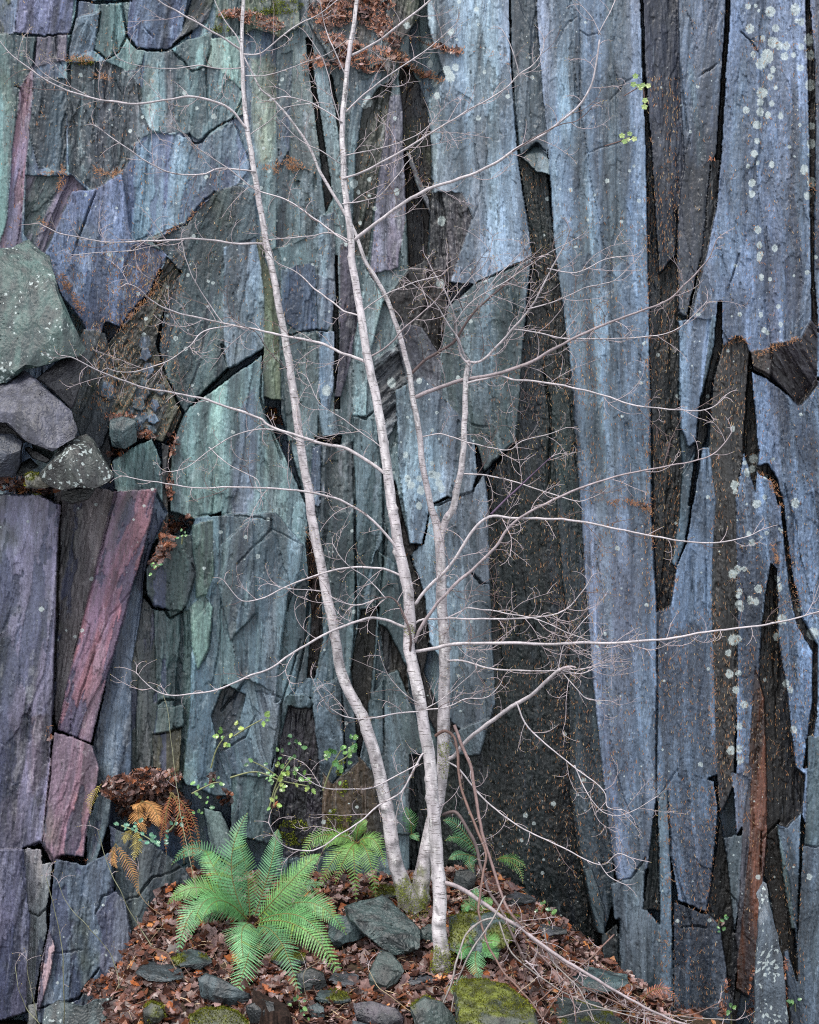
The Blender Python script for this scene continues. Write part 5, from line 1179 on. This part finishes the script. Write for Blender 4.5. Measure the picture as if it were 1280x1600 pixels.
shoot('short pale shoot at the extreme lower left edge', [(62,1600),(42,1575),(28,1540),(24,1510)], 1.8, .8, 9.2, 9.2, CY)
shoot('second short shoot beside the extreme left one', [(60,1600),(52,1560),(44,1520),(42,1498)], 1.6, .8, 9.2, 9.2, CY)
shoot('tall thin yellow stem hanging above the dead ferns', [(310,1405),(300,1360),(290,1310),(280,1255),(272,1190),(262,1110),(255,1085)], 1.5, .8, 9.5, 10.2, CY, .1)
shoot('curly pale stem below the yellow dead fern', [(280,1530),(262,1490),(232,1475),(258,1440),(236,1418),(218,1395),(216,1360)], 1.6, .8, 9.3, 9.6, lin((130,112,84)))
shoot('pale twisting stem below the tip of the big fern frond', [(500,1580),(480,1560),(476,1520),(500,1500),(505,1470)], 1.8, .8, 9.0, 9.1, lin((126,118,100)), .8)
shoot('long pale stem lying across the leaves in front of the single birch', [(690,1595),(650,1585),(612,1558),(590,1540),(576,1515)], 2.0, .9, 8.85, 9.0, lin((170,150,120)), .2)
shoot('pale dry shoots crossing in front of the mossy boulder', [(740,1600),(765,1590),(800,1560),(838,1528)], 1.8, .8, 8.8, 8.8, lin((180,160,140)), .4)

# ---------------------------------------------------------------- ferns
CF = [lin((98, 152, 96)), lin((86, 138, 84)), lin((112, 164, 116)), lin((104, 152, 88)), lin((96, 146, 104))]
def frond(mb, base, ctrl, tip, w, face, npin=34, col=CF[0], dense=1.0, brown=False, sharp=1.0):
    """one arching frond: bezier rachis with paired toothed pinnae"""
    def bz(t): return base * (1 - t) ** 2 + ctrl * (2 * t * (1 - t)) + tip * t * t
    sv = (tip - base).cross(face).normalized() * (tip - base).length * random.uniform(-.16, .16)
    dr = Vector((0, 0, -1)) * (tip - base).length * random.uniform(.02, .08)
    bz0 = bz
    def bz(t): return bz0(t) + sv * math.sin(math.pi * min(1, max(0, t)) * .9) + dr * max(0, t - .55) ** 2 * 5
    path = [(bz(i / 24), .0030 * (1 - .75 * i / 24) + .0006) for i in range(25)]
    rc = tuple(np.array(lin((118, 104, 62))) * (.6 if brown else 1))
    tube(mb, path, 4, rc, cap=False)
    npin = int(npin * .84); tipb = random.random() < .4
    for i in range(npin):
        f = .10 + .89 * (i / (npin - 1)) ** .96
        p = bz(f); tn = (bz(min(1, f + .02)) - bz(f - .02)).normalized()
        sd = tn.cross(face).normalized(); nrm = sd.cross(tn).normalized()
        # outline: widest a little below the middle, long taper
        g = (f - .10) / .89
        wl = w * (.42 + .58 * min(1, g / .28)) * (1 - max(0, g - .34) / .66) ** .72 * 1.0
        wl = max(wl, w * .05)
        for s in (-1, 1):
            L = wl * random.uniform(.93, 1.05)
            dirp = (sd * s * .93 + tn * (.34 + .35 * g) - nrm * (.12 + random.uniform(-.05, .1))).normalized()
            ns = max(4, int(L / .0085 * dense)); c = np.array(col) * random.uniform(.72, 1.2) * (np.array((1.25, .92, .6)) if random.random() < .05 else 1) * (1 - .25 * max(0, g - .8) * 5 * tipb)
            L *= 1 if random.random() > .05 else random.uniform(.4, .8)
            if brown: c = np.array(col) * random.uniform(.35, 1.1); L *= random.uniform(.55, 1)
            ax2 = dirp.cross(nrm).normalized()
            pw = min(.0098, w * .066) * (1 - .35 * g)
            prev = p.copy()
            for k in range(ns):
                u = k / ns; u1 = (k + 1) / ns
                drp = -nrm * (L * .10 * u * u)
                if brown: drp = drp + Vector((0, 0, -1)) * L * .25 * u * u
                q = p + dirp * L * u + drp; q1 = p + dirp * L * (u1 - .12 / ns) + drp
                tw = pw * (1 - u ** 1.8) + .0008
                cc = tuple(c * (1 + .16 * ((k % 2) - .5)))
                # a pair of pinnules
                lean = dirp * (L / ns) * .45
                mb.add([q, q1, q1 * .5 + q * .5 + ax2 * tw + lean, q + ax2 * tw * .8 + lean * .6], [(0, 1, 2, 3)], cc)
                mb.add([q, q1, q1 * .5 + q * .5 - ax2 * tw + lean, q - ax2 * tw * .8 + lean * .6], [(0, 1, 2, 3)], cc)
def fern(label, cx, cy, d, specs, w=.085, col=None, npin=34, name='fern', brown=False, dense=1.0, group=None, arch=1.0):
    base = P(cx, cy, d)
    t = empty(name, base, label, 'fern', group)
    for (tx, ty, td, ax, ay, ad, wk) in specs:
        mb = MB()
        td = min(td, ground_hit(tx, ty).y - .06) if ty > 1380 else td
        tip = P(tx, ty, td); ctrl = P(ax, ay, ad)
        b = base + Vector((random.uniform(-.02, .02), random.uniform(-.02, .02), 0))
        mid = (b + tip) * .5
        tocam = (Vector((0, 0, CAMZ + .8)) - mid).normalized()
        face = (tocam + Vector((0, 0, .5))).normalized()
        c = np.array(col if col is not None else random.choice(CF)) * random.uniform(.88, 1.1)
        frond(mb, b, ctrl, tip, w * wk, face, npin, c, dense, brown)
        mb.build('frond', M_FERN if not brown else M_NEEDLE, t)
    return t
fb_ = ground_hit(395, 1446); fd = fb_.y
fern('large bright green fern with fronds radiating like a star at the left of the bank', 395, 1448, fd, [
 (396,1263,fd+.05, 388,1360,fd-.22,1.15), (498,1322,fd-.12, 440,1352,fd-.25,1.05), (326,1318,fd+.1, 352,1340,fd-.1,1.0),
 (262,1404,fd-.2, 318,1352,fd-.2,1.05), (283,1494,fd-.45, 318,1390,fd-.35,1.15), (349,1582,fd-.62, 366,1450,fd-.5,1.15),
 (391,1526,fd-.55, 392,1425,fd-.45,1.15), (540,1528,fd-.55, 462,1415,fd-.45,1.15), (541,1458,fd-.35, 478,1382,fd-.3,1.15),
 (470,1556,fd-.62, 436,1432,fd-.5,1.1), (264,1352,fd+.08, 300,1300,fd+.02,.85), (505,1378,fd-.1, 450,1380,fd-.2,.8), (318,1425,fd-.5,350,1390,fd-.35,.9),(432,1284,fd+.12,418,1350,fd,.85),(362,1290,fd+.1,366,1360,fd-.05,.8),(520,1500,fd-.5,470,1400,fd-.4,1.0),(300,1462,fd-.4,335,1380,fd-.32,1.0)], w=.128, npin=42)
fern('darker green fern drooping in front of the wet alcove right of the big fern', 556, 1318, 10.15, [
 (492,1392,9.95, 510,1310,10.0,1), (520,1378,9.95, 530,1300,10.0,.9), (556,1408,9.9, 545,1310,9.95,1), (590,1402,9.9, 580,1310,9.95,1), (602,1352,9.95, 585,1290,10.05,.9),
 (575,1282,10.1,560,1290,10.1,.7),(505,1325,10.0,525,1292,10.1,.8),(470,1350,9.95,500,1300,10.0,.9)], w=.092, col=lin((104,146,76)), npin=30)
fern('fern with two fronds reaching left against the dark rock right of the birch stems', 748, 1340, 10.15, [
 (693,1276,9.95, 722,1282,9.95,1), (700,1340,9.9, 716,1320,9.9,.8), (742,1362,9.85, 730,1330,9.85,.9), (695,1308,10.0,725,1300,9.95,.9)], w=.072, npin=24)
fern('small fern with short fronds at the foot of the dark cleft', 775, 1342, 10.2, [(822,1355,10.0, 800,1338,10.05,.9), (815,1378,9.95, 800,1352,10.0,.8), (800,1346,10.1,786,1338,10.1,.6)], w=.06, npin=20, col=lin((86,130,66)))
fern('little pale fern frond seen between the birch stems', 640, 1305, 10.35, [(632,1260,10.3, 634,1285,10.28,1), (655,1314,10.25,645,1300,10.25,.6)], w=.07, npin=20)
fern('low fern on the green slate block near the single birch', 745, 1425, 9.75, [(722,1425,9.65,732,1405,9.65,.8), (742,1384,9.75,745,1404,9.7,.9), (770,1405,9.7,760,1405,9.7,.7)], w=.07, npin=20)
fern('fern with yellowing fronds between the slate block and the mossy boulder', 745, 1478, 9.5, [(734,1466,9.4,738,1462,9.4,.6), (780,1470,9.35,765,1462,9.4,1), (752,1530,9.25,742,1495,9.3,1), (722,1500,9.3,730,1480,9.35,.8), (775,1500,9.3,760,1484,9.35,.8)], w=.085, npin=24)
fern('tiny fern frond at the foot of the single birch', 705, 1538, 9.2, [(735,1545,9.1,720,1530,9.1,1), (712,1552,9.05,708,1540,9.08,.8)], w=.05, npin=16)
TAN, YEL, RUS = lin((168, 122, 74)), lin((160, 146, 74)), lin((140, 82, 52))
fern('golden tan dead fern hanging from the heap of brown leaves', 222, 1252, 10.15, [(245,1292,9.95,230,1262,10.0,1.1), (208,1262,9.98,214,1254,10.0,.7), (232,1300,9.93,226,1270,9.98,.8)], w=.10, npin=24, col=TAN, brown=True)
fern('yellow withering fern frond below the golden dead fern', 208, 1296, 10.05, [(206,1342,9.9,204,1315,9.95,1), (196,1318,9.92,200,1305,9.95,.7)], w=.07, npin=20, col=YEL, brown=True)
fern('lacy brown dead fern frond trailing down the dark rock', 184, 1318, 10.05, [(214,1398,9.88,186,1360,9.92,1), (186,1355,9.9,182,1340,9.95,.7)], w=.07, npin=24, col=TAN * .9, brown=True)
fern('small yellow fern tip at the left end of the leaf heap', 162, 1226, 10.1, [(143,1272,9.95,148,1245,10.0,1)], w=.05, npin=18, col=YEL, brown=True)
fern('curtain of rusty dead fronds at the right end of the leaf heap', 268, 1238, 10.1, [(300,1362,9.9,302,1290,9.95,1), (286,1345,9.92,280,1280,9.95,1), (262,1330,9.92,262,1280,9.96,.9), (312,1325,9.95,308,1270,10.0,.8),(250,1312,9.92,250,1280,9.96,.8)], w=.06, npin=26, col=RUS, brown=True)
fern('rusty dead frond at the foot of the right hand wall', 1000, 1562, 10.0, [(1062,1566,9.9,1032,1534,9.92,1)], w=.085, npin=22, col=lin((150,96,76)), brown=True)

# ---------------------------------------------------------------- holly, ivy
def holly_leaf(mb, p, d, nrm, s, col):
    sd = d.cross(nrm).normalized(); nrm = sd.cross(d).normalized()
    prof = [(0, .0), (.10, .14), (.2, .36), (.28, .2), (.4, .42), (.5, .24), (.62, .36), (.72, .18), (.84, .22), (1.0, 0)]
    mid = [p + d * s * t - nrm * s * .06 * math.sin(t * 3) for t, w_ in prof]
    L = [m + sd * s * w_ + nrm * s * (.10 if w_ > .3 else 0) for m, (t, w_) in zip(mid, prof)]
    Rr = [m - sd * s * w_ + nrm * s * (.10 if w_ > .3 else 0) for m, (t, w_) in zip(mid, prof)]
    vs = mid + L + Rr; n = len(prof); fs = []
    for i in range(n - 1):
        fs.append((i, i + 1, n + i + 1, n + i)); fs.append((i + 1, i, 2 * n + i, 2 * n + i + 1))
    mb.add(vs, fs, col)
def sprig(name, label, stems, leafspots, s=.032, cat='shrub', cols=((118,164,92),(92,140,84),(70,118,76)), group=None, d=10.0):
    t = empty(name, P(stems[0][0][0], stems[0][0][1], d + .05), label, cat, group)
    mb = MB()
    for st in stems:
        path = smooth_path([(P(x, y, d + .04 - .12 * i / len(st)), (1.4 - .8 * i / len(st)) * PXM) for i, (x, y) in enumerate(st)], 5)
        tube(mb, path, 4, tuple(lin((112, 116, 84))), cap=False)
    mb.build('stem', M_TWIG, t)
    for (x, y, n, rad) in leafspots:
        for k in range(max(3, int(n * .7))):
            a = random.uniform(0, 6.28); q = rad * random.random() ** .6
            px, py = x + q * math.cos(a), y + q * math.sin(a)
            lb = MB(); dd = d - .02 - random.uniform(0, .08)
            dirv = Vector((math.cos(a) + random.gauss(0, .4), random.gauss(0, .3) - .2, -math.sin(a) + random.gauss(0, .4))).normalized()
            nr = Vector((random.gauss(0, .35), -1, .5 + random.gauss(0, .3))).normalized()
            holly_leaf(lb, P(px, py, dd), dirv, nr, s * random.uniform(.9, 1.7), tuple(lin(random.choice(cols)) * random.uniform(.4, .75)))
            lb.build('leaf', M_HOLLY, t)
    return t
GH = 'holly shoots growing out of the rock face'
YG = ((168,190,92),(140,176,88),(112,160,80))
sprig('holly_shoot', 'bright yellow green holly shoot highest on the smooth slab left of the alcove', [[(330,1200),(338,1172),(352,1150)]], [(352,1150,8,12),(365,1138,5,8),(346,1160,4,8)], group=GH, cols=YG)
sprig('holly_shoot', 'single small holly tip at the end of a thin stem right of the highest shoot', [[(366,1150),(388,1136),(410,1124)]], [(411,1124,6,8)], group=GH, cols=YG)
sprig('holly_shoot', 'holly shoot with small dark leaves at the left rim of the wet alcove', [[(420,1265),(436,1215),(460,1180)], [(436,1215),(415,1200),(395,1190)]], [(460,1155,7,10),(464,1172,6,10),(440,1185,6,12),(428,1208,8,12),(400,1195,6,12),(455,1195,6,12)], group=GH, s=.026)
sprig('holly_shoot', 'widest holly shoot with pale leaves hanging in front of the wet alcove', [[(360,1215),(400,1206),(440,1220),(480,1228)], [(440,1220),(430,1240),(428,1260)]], [(455,1215,10,14),(470,1222,7,12),(432,1232,8,12),(428,1256,8,10),(440,1205,6,10),(483,1226,4,8)], group=GH, cols=YG)
sprig('holly_shoot', 'holly shoot with glossy mid green leaves close to the left birch stem', [[(505,1235),(520,1195),(538,1165)], [(520,1195),(545,1180),(552,1160)]], [(525,1180,10,12),(545,1175,8,12),(550,1160,7,9),(538,1195,8,14),(516,1190,5,8),(534,1212,5,10)], group=GH, cols=((96,150,72),(80,134,72),(120,170,84)))
sprig('holly_shoot', 'small holly leaves scattered low on the slab under the highest shoot', [[(300,1240),(330,1225),(345,1222)]], [(312,1218,5,10),(338,1224,6,8),(318,1245,4,9),(322,1262,5,8),(310,1275,4,8)], group=GH, s=.024)
sprig('holly_shoot', 'dark blue green holly below the golden dead fern', [[(190,1290),(215,1300),(240,1315)]], [(226,1308,9,10),(238,1316,7,8),(218,1290,6,8),(200,1290,5,8),(190,1290,5,6)], group=GH, s=.028, cols=((92,150,124),(78,130,110),(110,164,130)), d=9.85)
sprig('holly_shoot', 'few dark holly leaves among the rusty fronds', [[(262,1300),(272,1290),(280,1270)]], [(272,1296,4,8),(278,1280,4,7),(268,1312,4,7)], group=GH, s=.024, cols=((92,150,124),(78,130,110)), d=9.85)
sprig('green_shoot', 'small green weed below the slab on the right hand wall', [[(1143,1600),(1143,1585)]], [(1143,1578,9,8)], s=.026, cat='plant', d=10.2)
sprig('green_shoot', 'tiny green tuft in the cleft low on the right hand wall', [[(1122,1450),(1124,1436)]], [(1124,1434,7,8),(1127,1455,4,5)], s=.022, cat='plant', d=10.45)
sprig('green_shoot', 'little green weed beside the pointed lichen slab', [[(1243,1580),(1242,1568)]], [(1242,1566,7,7)], s=.028, cat='plant', d=10.2)
sprig('green_shoot', 'green sprig on the leaf heap of the small ledge left of centre', [[(284,850),(286,835)]], [(282,838,8,9),(244,880,6,8),(240,890,5,7)], s=.018, cat='plant', d=9.95)
sprig('green_shoot', 'bright weed leaves in the litter at the bottom left of the stump', [[(468,1580),(468,1565)]], [(468,1570,8,12),(478,1585,6,10)], s=.022, cat='plant', d=8.95)
sprig('green_shoot', 'pale weed rosette at the right crest of the leaf bank', [[(846,1425),(850,1415)]], [(848,1418,8,9),(858,1432,6,8)], s=.026, cat='plant', d=9.9)
def ivy(label, spots, stem, d):
    t = empty('ivy_plant', P(stem[0][0], stem[0][1], d), label, 'ivy', 'ivy leaves in the crack of the pale pillar')
    mb = MB(); tube(mb, smooth_path([(P(x, y, d), .9 * PXM) for x, y in stem], 4), 4, tuple(lin((90, 70, 66))), cap=False); mb.build('stem', M_TWIG, t)
    for (x, y) in spots:
        lb = MB(); p = P(x, y, d - .05); s = random.uniform(.016, .024); a0 = random.uniform(-.5, .5)
        vs = [p]; k = 10
        for i in range(k):
            a = a0 + 2 * math.pi * i / k; rr = s * (1.1 if i % 2 else .82)
            vs.append(p + Vector((rr * math.cos(a), -.004 * (i % 2), rr * math.sin(a) * .9)))
        lb.add(vs, [(0, 1 + (i + 1) % k, 1 + i) for i in range(k)], tuple(lin(random.choice([(150,172,104),(124,152,86),(170,184,124)])) * .7))
        lb.build('leaf', M_HOLLY, t)
ivy('cluster of small pale ivy leaves in the dark cleft near the top right', [(993,119),(990,132),(998,134),(1005,133),(1013,134),(1008,157),(1007,167),(1001,138)], [(975,150),(992,140),(1004,134),(1008,168)], 10.4)
ivy('three tiny ivy leaves on the pale pillar below the larger cluster', [(972,212),(984,209),(982,218),(991,217),(976,221)], [(945,228),(965,222),(984,215)], 10.4)

# ---------------------------------------------------------------- dead leaves and needles
LC = [lin(c) for c in ((88,54,42),(72,46,38),(108,66,46),(58,40,36),(112,88,84),(134,110,108),(90,70,68),(130,72,38),(150,98,56),(46,34,32))]  # pinkish greys paint the reflections of wet leaves into their colour
LW = [.18, .18, .12, .15, .11, .06, .12, .04, .02, .04]
def oak_leaf(mb, p, fwd, nrm, s, col, curl=.25):
    sd = fwd.cross(nrm)
    if sd.length < .05: return
    sd.normalize(); nrm = sd.cross(fwd).normalized()
    prof = [(0, .03), (.16, .12), (.27, .22), (.36, .14), (.48, .30), (.58, .18), (.72, .29), (.85, .16), (1, .03)]
    mid = []; L = []; Rt = []
    for t, w_ in prof:
        m = p + fwd * s * (t - .5) + nrm * s * curl * ((t - .5) ** 2 * 1.6 - .1)
        e = nrm * s * curl * (w_ * 1.2 + random.uniform(-.06, .06)); mid.append(m)
        L.append(m + sd * s * w_ + e); Rt.append(m - sd * s * w_ + e * random.uniform(.4, 1.4))
    n = len(prof); fs = []
    for i in range(n - 1):
        fs.append((n + i, i, i + 1, n + i + 1)); fs.append((i, 2 * n + i, 2 * n + i + 1, i + 1))
    mb.add(mid + L + Rt, fs, col)
def leaf_at(mb, p, base_n, spread, s):
    nr = (base_n + Vector((random.gauss(0, spread), random.gauss(0, spread), random.gauss(0, spread)))).normalized()
    f = Vector((random.gauss(0, 1), random.gauss(0, 1), random.gauss(0, 1))); f = (f - nr * f.dot(nr)).normalized()
    c = LC[np.random.choice(len(LC), p=LW)] if False else random.choices(LC, LW)[0]
    oak_leaf(mb, p, f, nr, s, tuple(np.array(c) * random.uniform(.7, 1.25)), random.uniform(-.5, .7))
def litter_ground():
    mb = MB(); n = 0
    gn = Vector((0, -.28, 1)).normalized()
    while n < 9500:
        Y = random.uniform(8.7, 10.75); X = random.uniform(-2.4, 2.2)
        z = ground_z(X, Y)
        px = 640 + X / Y * F; py = 800 + (CAMZ - z) / Y * F
        if px < -40 or px > 1120 or py > 1650: continue
        if px > 1040 and random.random() < .8: continue
        p = Vector((X, Y, z + random.uniform(.004, .05)))
        leaf_at(mb, p, gn, .5, .04 + .10 * random.random() ** 1.6); n += 1
    tag(mb.build('leaf_litter', M_LEAF), 'thick carpet of wet brown oak leaves over the bank', 'leaves', None, 'stuff')
litter_ground()
def twig_litter():
    mb = MB()
    for i in range(520):
        Y = random.uniform(8.8, 10.6); X = random.uniform(-1.9, 1.9)
        p = Vector((X, Y, ground_z(X, Y) + random.uniform(.03, .07))); a = random.uniform(0, 6.28)
        L = random.uniform(.05, .32); path = []
        for k in range(5):
            q = p + Vector((math.cos(a), math.sin(a) * .8, 0)) * L * (k / 4 - .5); q.z = ground_z(q.x, q.y) + .04 + .02 * math.sin(k + i)
            path.append((q + Vector((random.gauss(0, .004), 0, random.gauss(0, .006))), random.uniform(.0012, .0030)))
        tube(mb, path, 4, tuple(lin(random.choice([(110,88,72),(140,120,100),(80,62,54),(160,140,112)])) * random.uniform(.6, 1.2)), cap=False)
    tag(mb.build('twig_litter', M_TWIG), 'small broken twigs strewn over the leaf carpet', 'twigs', None, 'stuff')
twig_litter()
def heap(label, spots, d_off, n, s=(.04, .08), need=0, spread=.6, nm='leaf_heap', dz=.04):
    """leaves caught on ledges: ellipses of the photograph (x, y, rx, ry, slope)"""
    mb = MB(); wts = [a[2] * a[3] for a in spots]
    for k in range(n):
        x, y, rx, ry, sl = random.choices(spots, wts)[0]
        a = random.uniform(0, 6.28); q = math.sqrt(random.random())
        px = x + rx * q * math.cos(a); py = y + ry * q * math.sin(a) + sl * rx * q * math.cos(a)
        d = cliff_d(px, py) - d_off - random.uniform(0, dz)
        leaf_at(mb, P(px, py, d), Vector((0, -.75, .65)), spread, random.uniform(*s))
    for k in range(need):
        x, y, rx, ry, sl = random.choices(spots, wts)[0]
        a = random.uniform(0, 6.28); q = math.sqrt(random.random())
        px = x + rx * q * math.cos(a); py = y + ry * q * math.sin(a) + sl * rx * q * math.cos(a)
        if vnoise(np.array(px / 11.), np.array(py / 8.), 119) < .36: continue
        needle(mb, px, py, cliff_d(px, py) - d_off - random.uniform(0, dz), .024, .9, .0018, NR)
    tag(mb.build(nm, M_LEAF), label, 'leaves', None, 'stuff')
NC = [lin(c) for c in ((132,92,62),(142,102,70),(104,76,58),(120,104,86),(146,124,94))]
NR = [lin(c) for c in ((150,92,64),(160,104,74),(112,72,54),(90,58,46))]
def needle(mb, px, py, d, L=.018, spread=.45, w_=.0018, cols=NC):
    a = random.gauss(0, spread) + math.pi / 2
    v = Vector((math.cos(a), random.gauss(0, .2), math.sin(a))).normalized() * L * random.uniform(.4, 1.2)
    s = Vector((-v.z, 0, v.x)).normalized() * w_ * random.uniform(.6, 1.4); p = P(px, py, d)
    b = v * .5 + s * random.uniform(-2, 2)
    mb.add([p - s, p + s, p + b + s, p + b - s, p + v], [(0, 1, 2, 3), (3, 2, 4)], tuple(random.choice(cols) * random.uniform(.6, 1.3)))
heap('mat of brown leaves heaped on the ledge above the dead ferns', [(222,1236,62,26,.1),(262,1258,40,36,.6),(196,1232,38,20,-.1),(240,1215,44,14,0),(212,1262,34,26,.2)], .04, 760, (.04,.09), 1500, dz=.13)
heap('leaves lying in a small steep gully above the dark chunk left of centre', [(262,840,14,30,-1.2),(285,818,18,10,-.3),(245,872,9,16,-.8)], .03, 130, (.035,.07), 260, dz=.1)
heap('brown needles and leaves piled on the ledge at the top centre', [(585,30,30,20,.4),(606,56,26,12,.6),(520,20,40,22,0),(535,66,36,12,.3),(640,104,40,6,.5),(560,6,60,14,0),(486,96,18,14,0),(510,100,30,8,.2),(565,96,44,14,.2),(690,74,30,5,.2),(610,84,30,8,.3)], .015, 170, (.05,.10), 3400, dz=.03)
heap('brown leaves in the corner at the top left of centre', [(400,30,44,10,.2),(370,22,30,8,0),(420,44,20,6,0)], .03, 90, (.03,.06), 500, dz=.06)
heap('leaves covering the ledge under the stacked blocks', [(30,758,40,12,.05),(60,766,30,6,0),(6,745,12,10,0)], .02, 130, (.04,.075), 160, dz=.2)
heap('leaf drift running down beside the lichen boulder', [(200,690,34,7,-.5),(186,705,16,8,-.4),(235,680,14,6,.3),(270,690,7,20,-.2),(266,760,5,24,0),(186,650,24,4,0)], .03, 150, (.03,.065), 300, dz=.06)
heap('brown leaves beside the large green boulder at the left edge', [(6,470,10,10,.2),(4,625,6,10,0)], .35, 40, (.04,.07), 20, dz=.1)
heap('leaves lodged low down at the left foot of the rocks', [(150,1540,22,10,-.4),(165,1530,16,8,-.3),(80,1155,3,8,0),(118,1342,20,4,.1)], .04, 70, (.035,.07), 120, dz=.08)
heap('few pink brown leaves lodged by the left birch stem', [(430,650,10,10,1.0),(436,660,8,5,.6)], .03, 22, (.05,.08), 8, dz=.05)
heap('leaves stuck in clefts of the right hand wall', [(1018,1432,9,5,.9),(1125,1440,10,4,.2),(1112,250,5,5,0),(1000,790,18,4,.1),(1130,1575,6,18,0),(1175,1560,5,50,0),(1228,1540,3,50,.0),(1136,1545,5,20,.2)], .03, 40, (.03,.055), 300, dz=.05)
heap('dead leaves caught among the holly stems', [(354,1248,10,14,0),(330,1215,8,6,0),(432,1256,6,5,0)], .1, 26, (.05,.09), 20, dz=.05)

def needle_field():
    """fallen larch needles stuck to the wet rock"""
    mb = MB(); n = 0
    regions = [((1008,120),(1062,960),2600,.25),((1110,540),(1165,1300),1700,.3),((765,560),(960,1480),3600,.3),((865,300),(1015,1350),2600,.35),
               ((1165,850),(1260,1600),1500,.35),((1020,950),(1120,1600),1900,.4),((1165,0),(1280,1200),1700,.5),((100,380),(260,640),1900,.35),
               ((150,400),(290,680),1700,.7),((630,110),(675,430),260,.3),((812,240),(870,560),500,.3),((0,0),(620,520),2200,.6),((620,400),(860,900),500,.5),((1060,0),(1165,500),300,.4),((0,400),(140,740),260,.8)]
    for (x0, y0), (x1, y1), k, sp in regions:
        for i in range(int(k * .62)):
            px = random.uniform(x0, x1); py = random.uniform(y0, y1)
            if vnoise(np.array(px / 38.), np.array(py / 60.), 111) < .38 and random.random() < .75: continue
            d = cliff_d(px, py)
            needle(mb, px, py, d - .006, .030, sp, .0016)
    # rusty tufts gathered along edges and cracks
    lines = [([(1012,300),(1014,400),(1012,520),(1014,700),(1017,790),(1022,860)],500,3),([(945,790),(975,782),(1000,790),(1018,800)],330,4),([(640,105),(665,120),(692,126)],500,5),([(612,80),(640,100)],300,8),
      ([(412,268),(440,262),(470,266),(496,276)],620,6),([(450,250),(465,258)],160,6),([(148,262),(165,275),(188,270)],260,6),([(96,258),(98,285),(88,300)],200,5),([(64,272),(100,268)],120,3),
      ([(108,92),(130,95),(150,88)],340,5),([(150,118),(160,124),(182,118)],220,6),([(60,345),(80,360)],100,4),([(92,430),(110,455),(132,490)],460,6),([(189,512),(215,480),(238,456),(250,425)],340,4),
      ([(240,372),(290,352),(320,315)],160,2),([(1130,545),(1150,528),(1165,532),(1175,560),(1205,545),(1250,528)],420,4),([(1186,740),(1205,752),(1222,790)],260,4),([(1206,850),(1215,880)],120,3),
      ([(1222,800),(1240,900),(1255,970)],180,3),([(1128,960),(1113,1000),(1118,1200)],260,3),([(1044,1240),(1048,1420),(1032,1540)],200,2),([(1115,1200),(1120,1300),(1105,1430)],200,4),([(484,820),(490,900),(500,960)],320,6),
      ([(530,270),(545,300)],60,4),([(736,70),(800,100)],60,5),([(640,60),(690,78),(725,80)],240,4),([(1194,40),(1184,80),(1165,60)],50,2),([(75,1150),(84,1100)],40,3),([(345,300),(300,225)],60,3),([(1255,275),(1280,310)],60,4)]
    for pts, k, wd in lines:
        seg = [math.hypot(pts[i+1][0]-pts[i][0], pts[i+1][1]-pts[i][1]) for i in range(len(pts)-1)]
        for i in range(int(k * .62)):
            j = random.choices(range(len(seg)), seg)[0]; u = random.random()
            px = pts[j][0] + (pts[j+1][0]-pts[j][0]) * u + random.gauss(0, wd * .7); py = pts[j][1] + (pts[j+1][1]-pts[j][1]) * u + random.gauss(0, wd * .7)
            if vnoise(np.array(px / 9.), np.array(py / 9.), 117) < .42: continue
            d = min(cliff_d(px, py), cliff_d(px - 4, py), cliff_d(px + 4, py))
            needle(mb, px, py, d - random.uniform(.005, .035), .026, 1.0, .0014, NC[:3])
    tag(mb.build('needle_litter', M_NEEDLE), 'rusty larch needles stuck all over the wet rock face', 'needles', None, 'stuff')
needle_field()
def moss_field(label, spots, n, d_off=.02):
    mb = MB(); wts = [a[2] * a[3] for a in spots]
    for k in range(n):
        x, y, rx, ry = random.choices(spots, wts)[0]
        a = random.uniform(0, 6.28); q = math.sqrt(random.random())
        px, py = x + rx * q * math.cos(a), y + ry * q * math.sin(a)
        if vnoise(np.array(px / 9.), np.array(py / 9.), 5) < .4: continue
        p = P(px, py, cliff_d(px, py) - d_off * random.random() - .004)
        s = random.uniform(.006, .016); v = Vector((random.gauss(0, .7), -.6 + random.gauss(0, .5), .3 + random.gauss(0, .8))).normalized()
        o = v.orthogonal().normalized() * s * .4
        mb.add([p - o, p + o, p + v * s], [(0, 1, 2)], tuple(C_MOSS * random.uniform(.3, 1.6)))
    tag(mb.build('moss', M_MOSS), label, 'moss', None, 'stuff')
moss_field('green moss on the ledges and in the wet alcove', [(440,8,36,14),(415,18,20,10),(128,96,22,6),(350,25,14,5),(460,1300,26,22),(530,1290,20,30),(535,1215,10,30),(345,46,16,6),(60,770,14,4)], 4200)
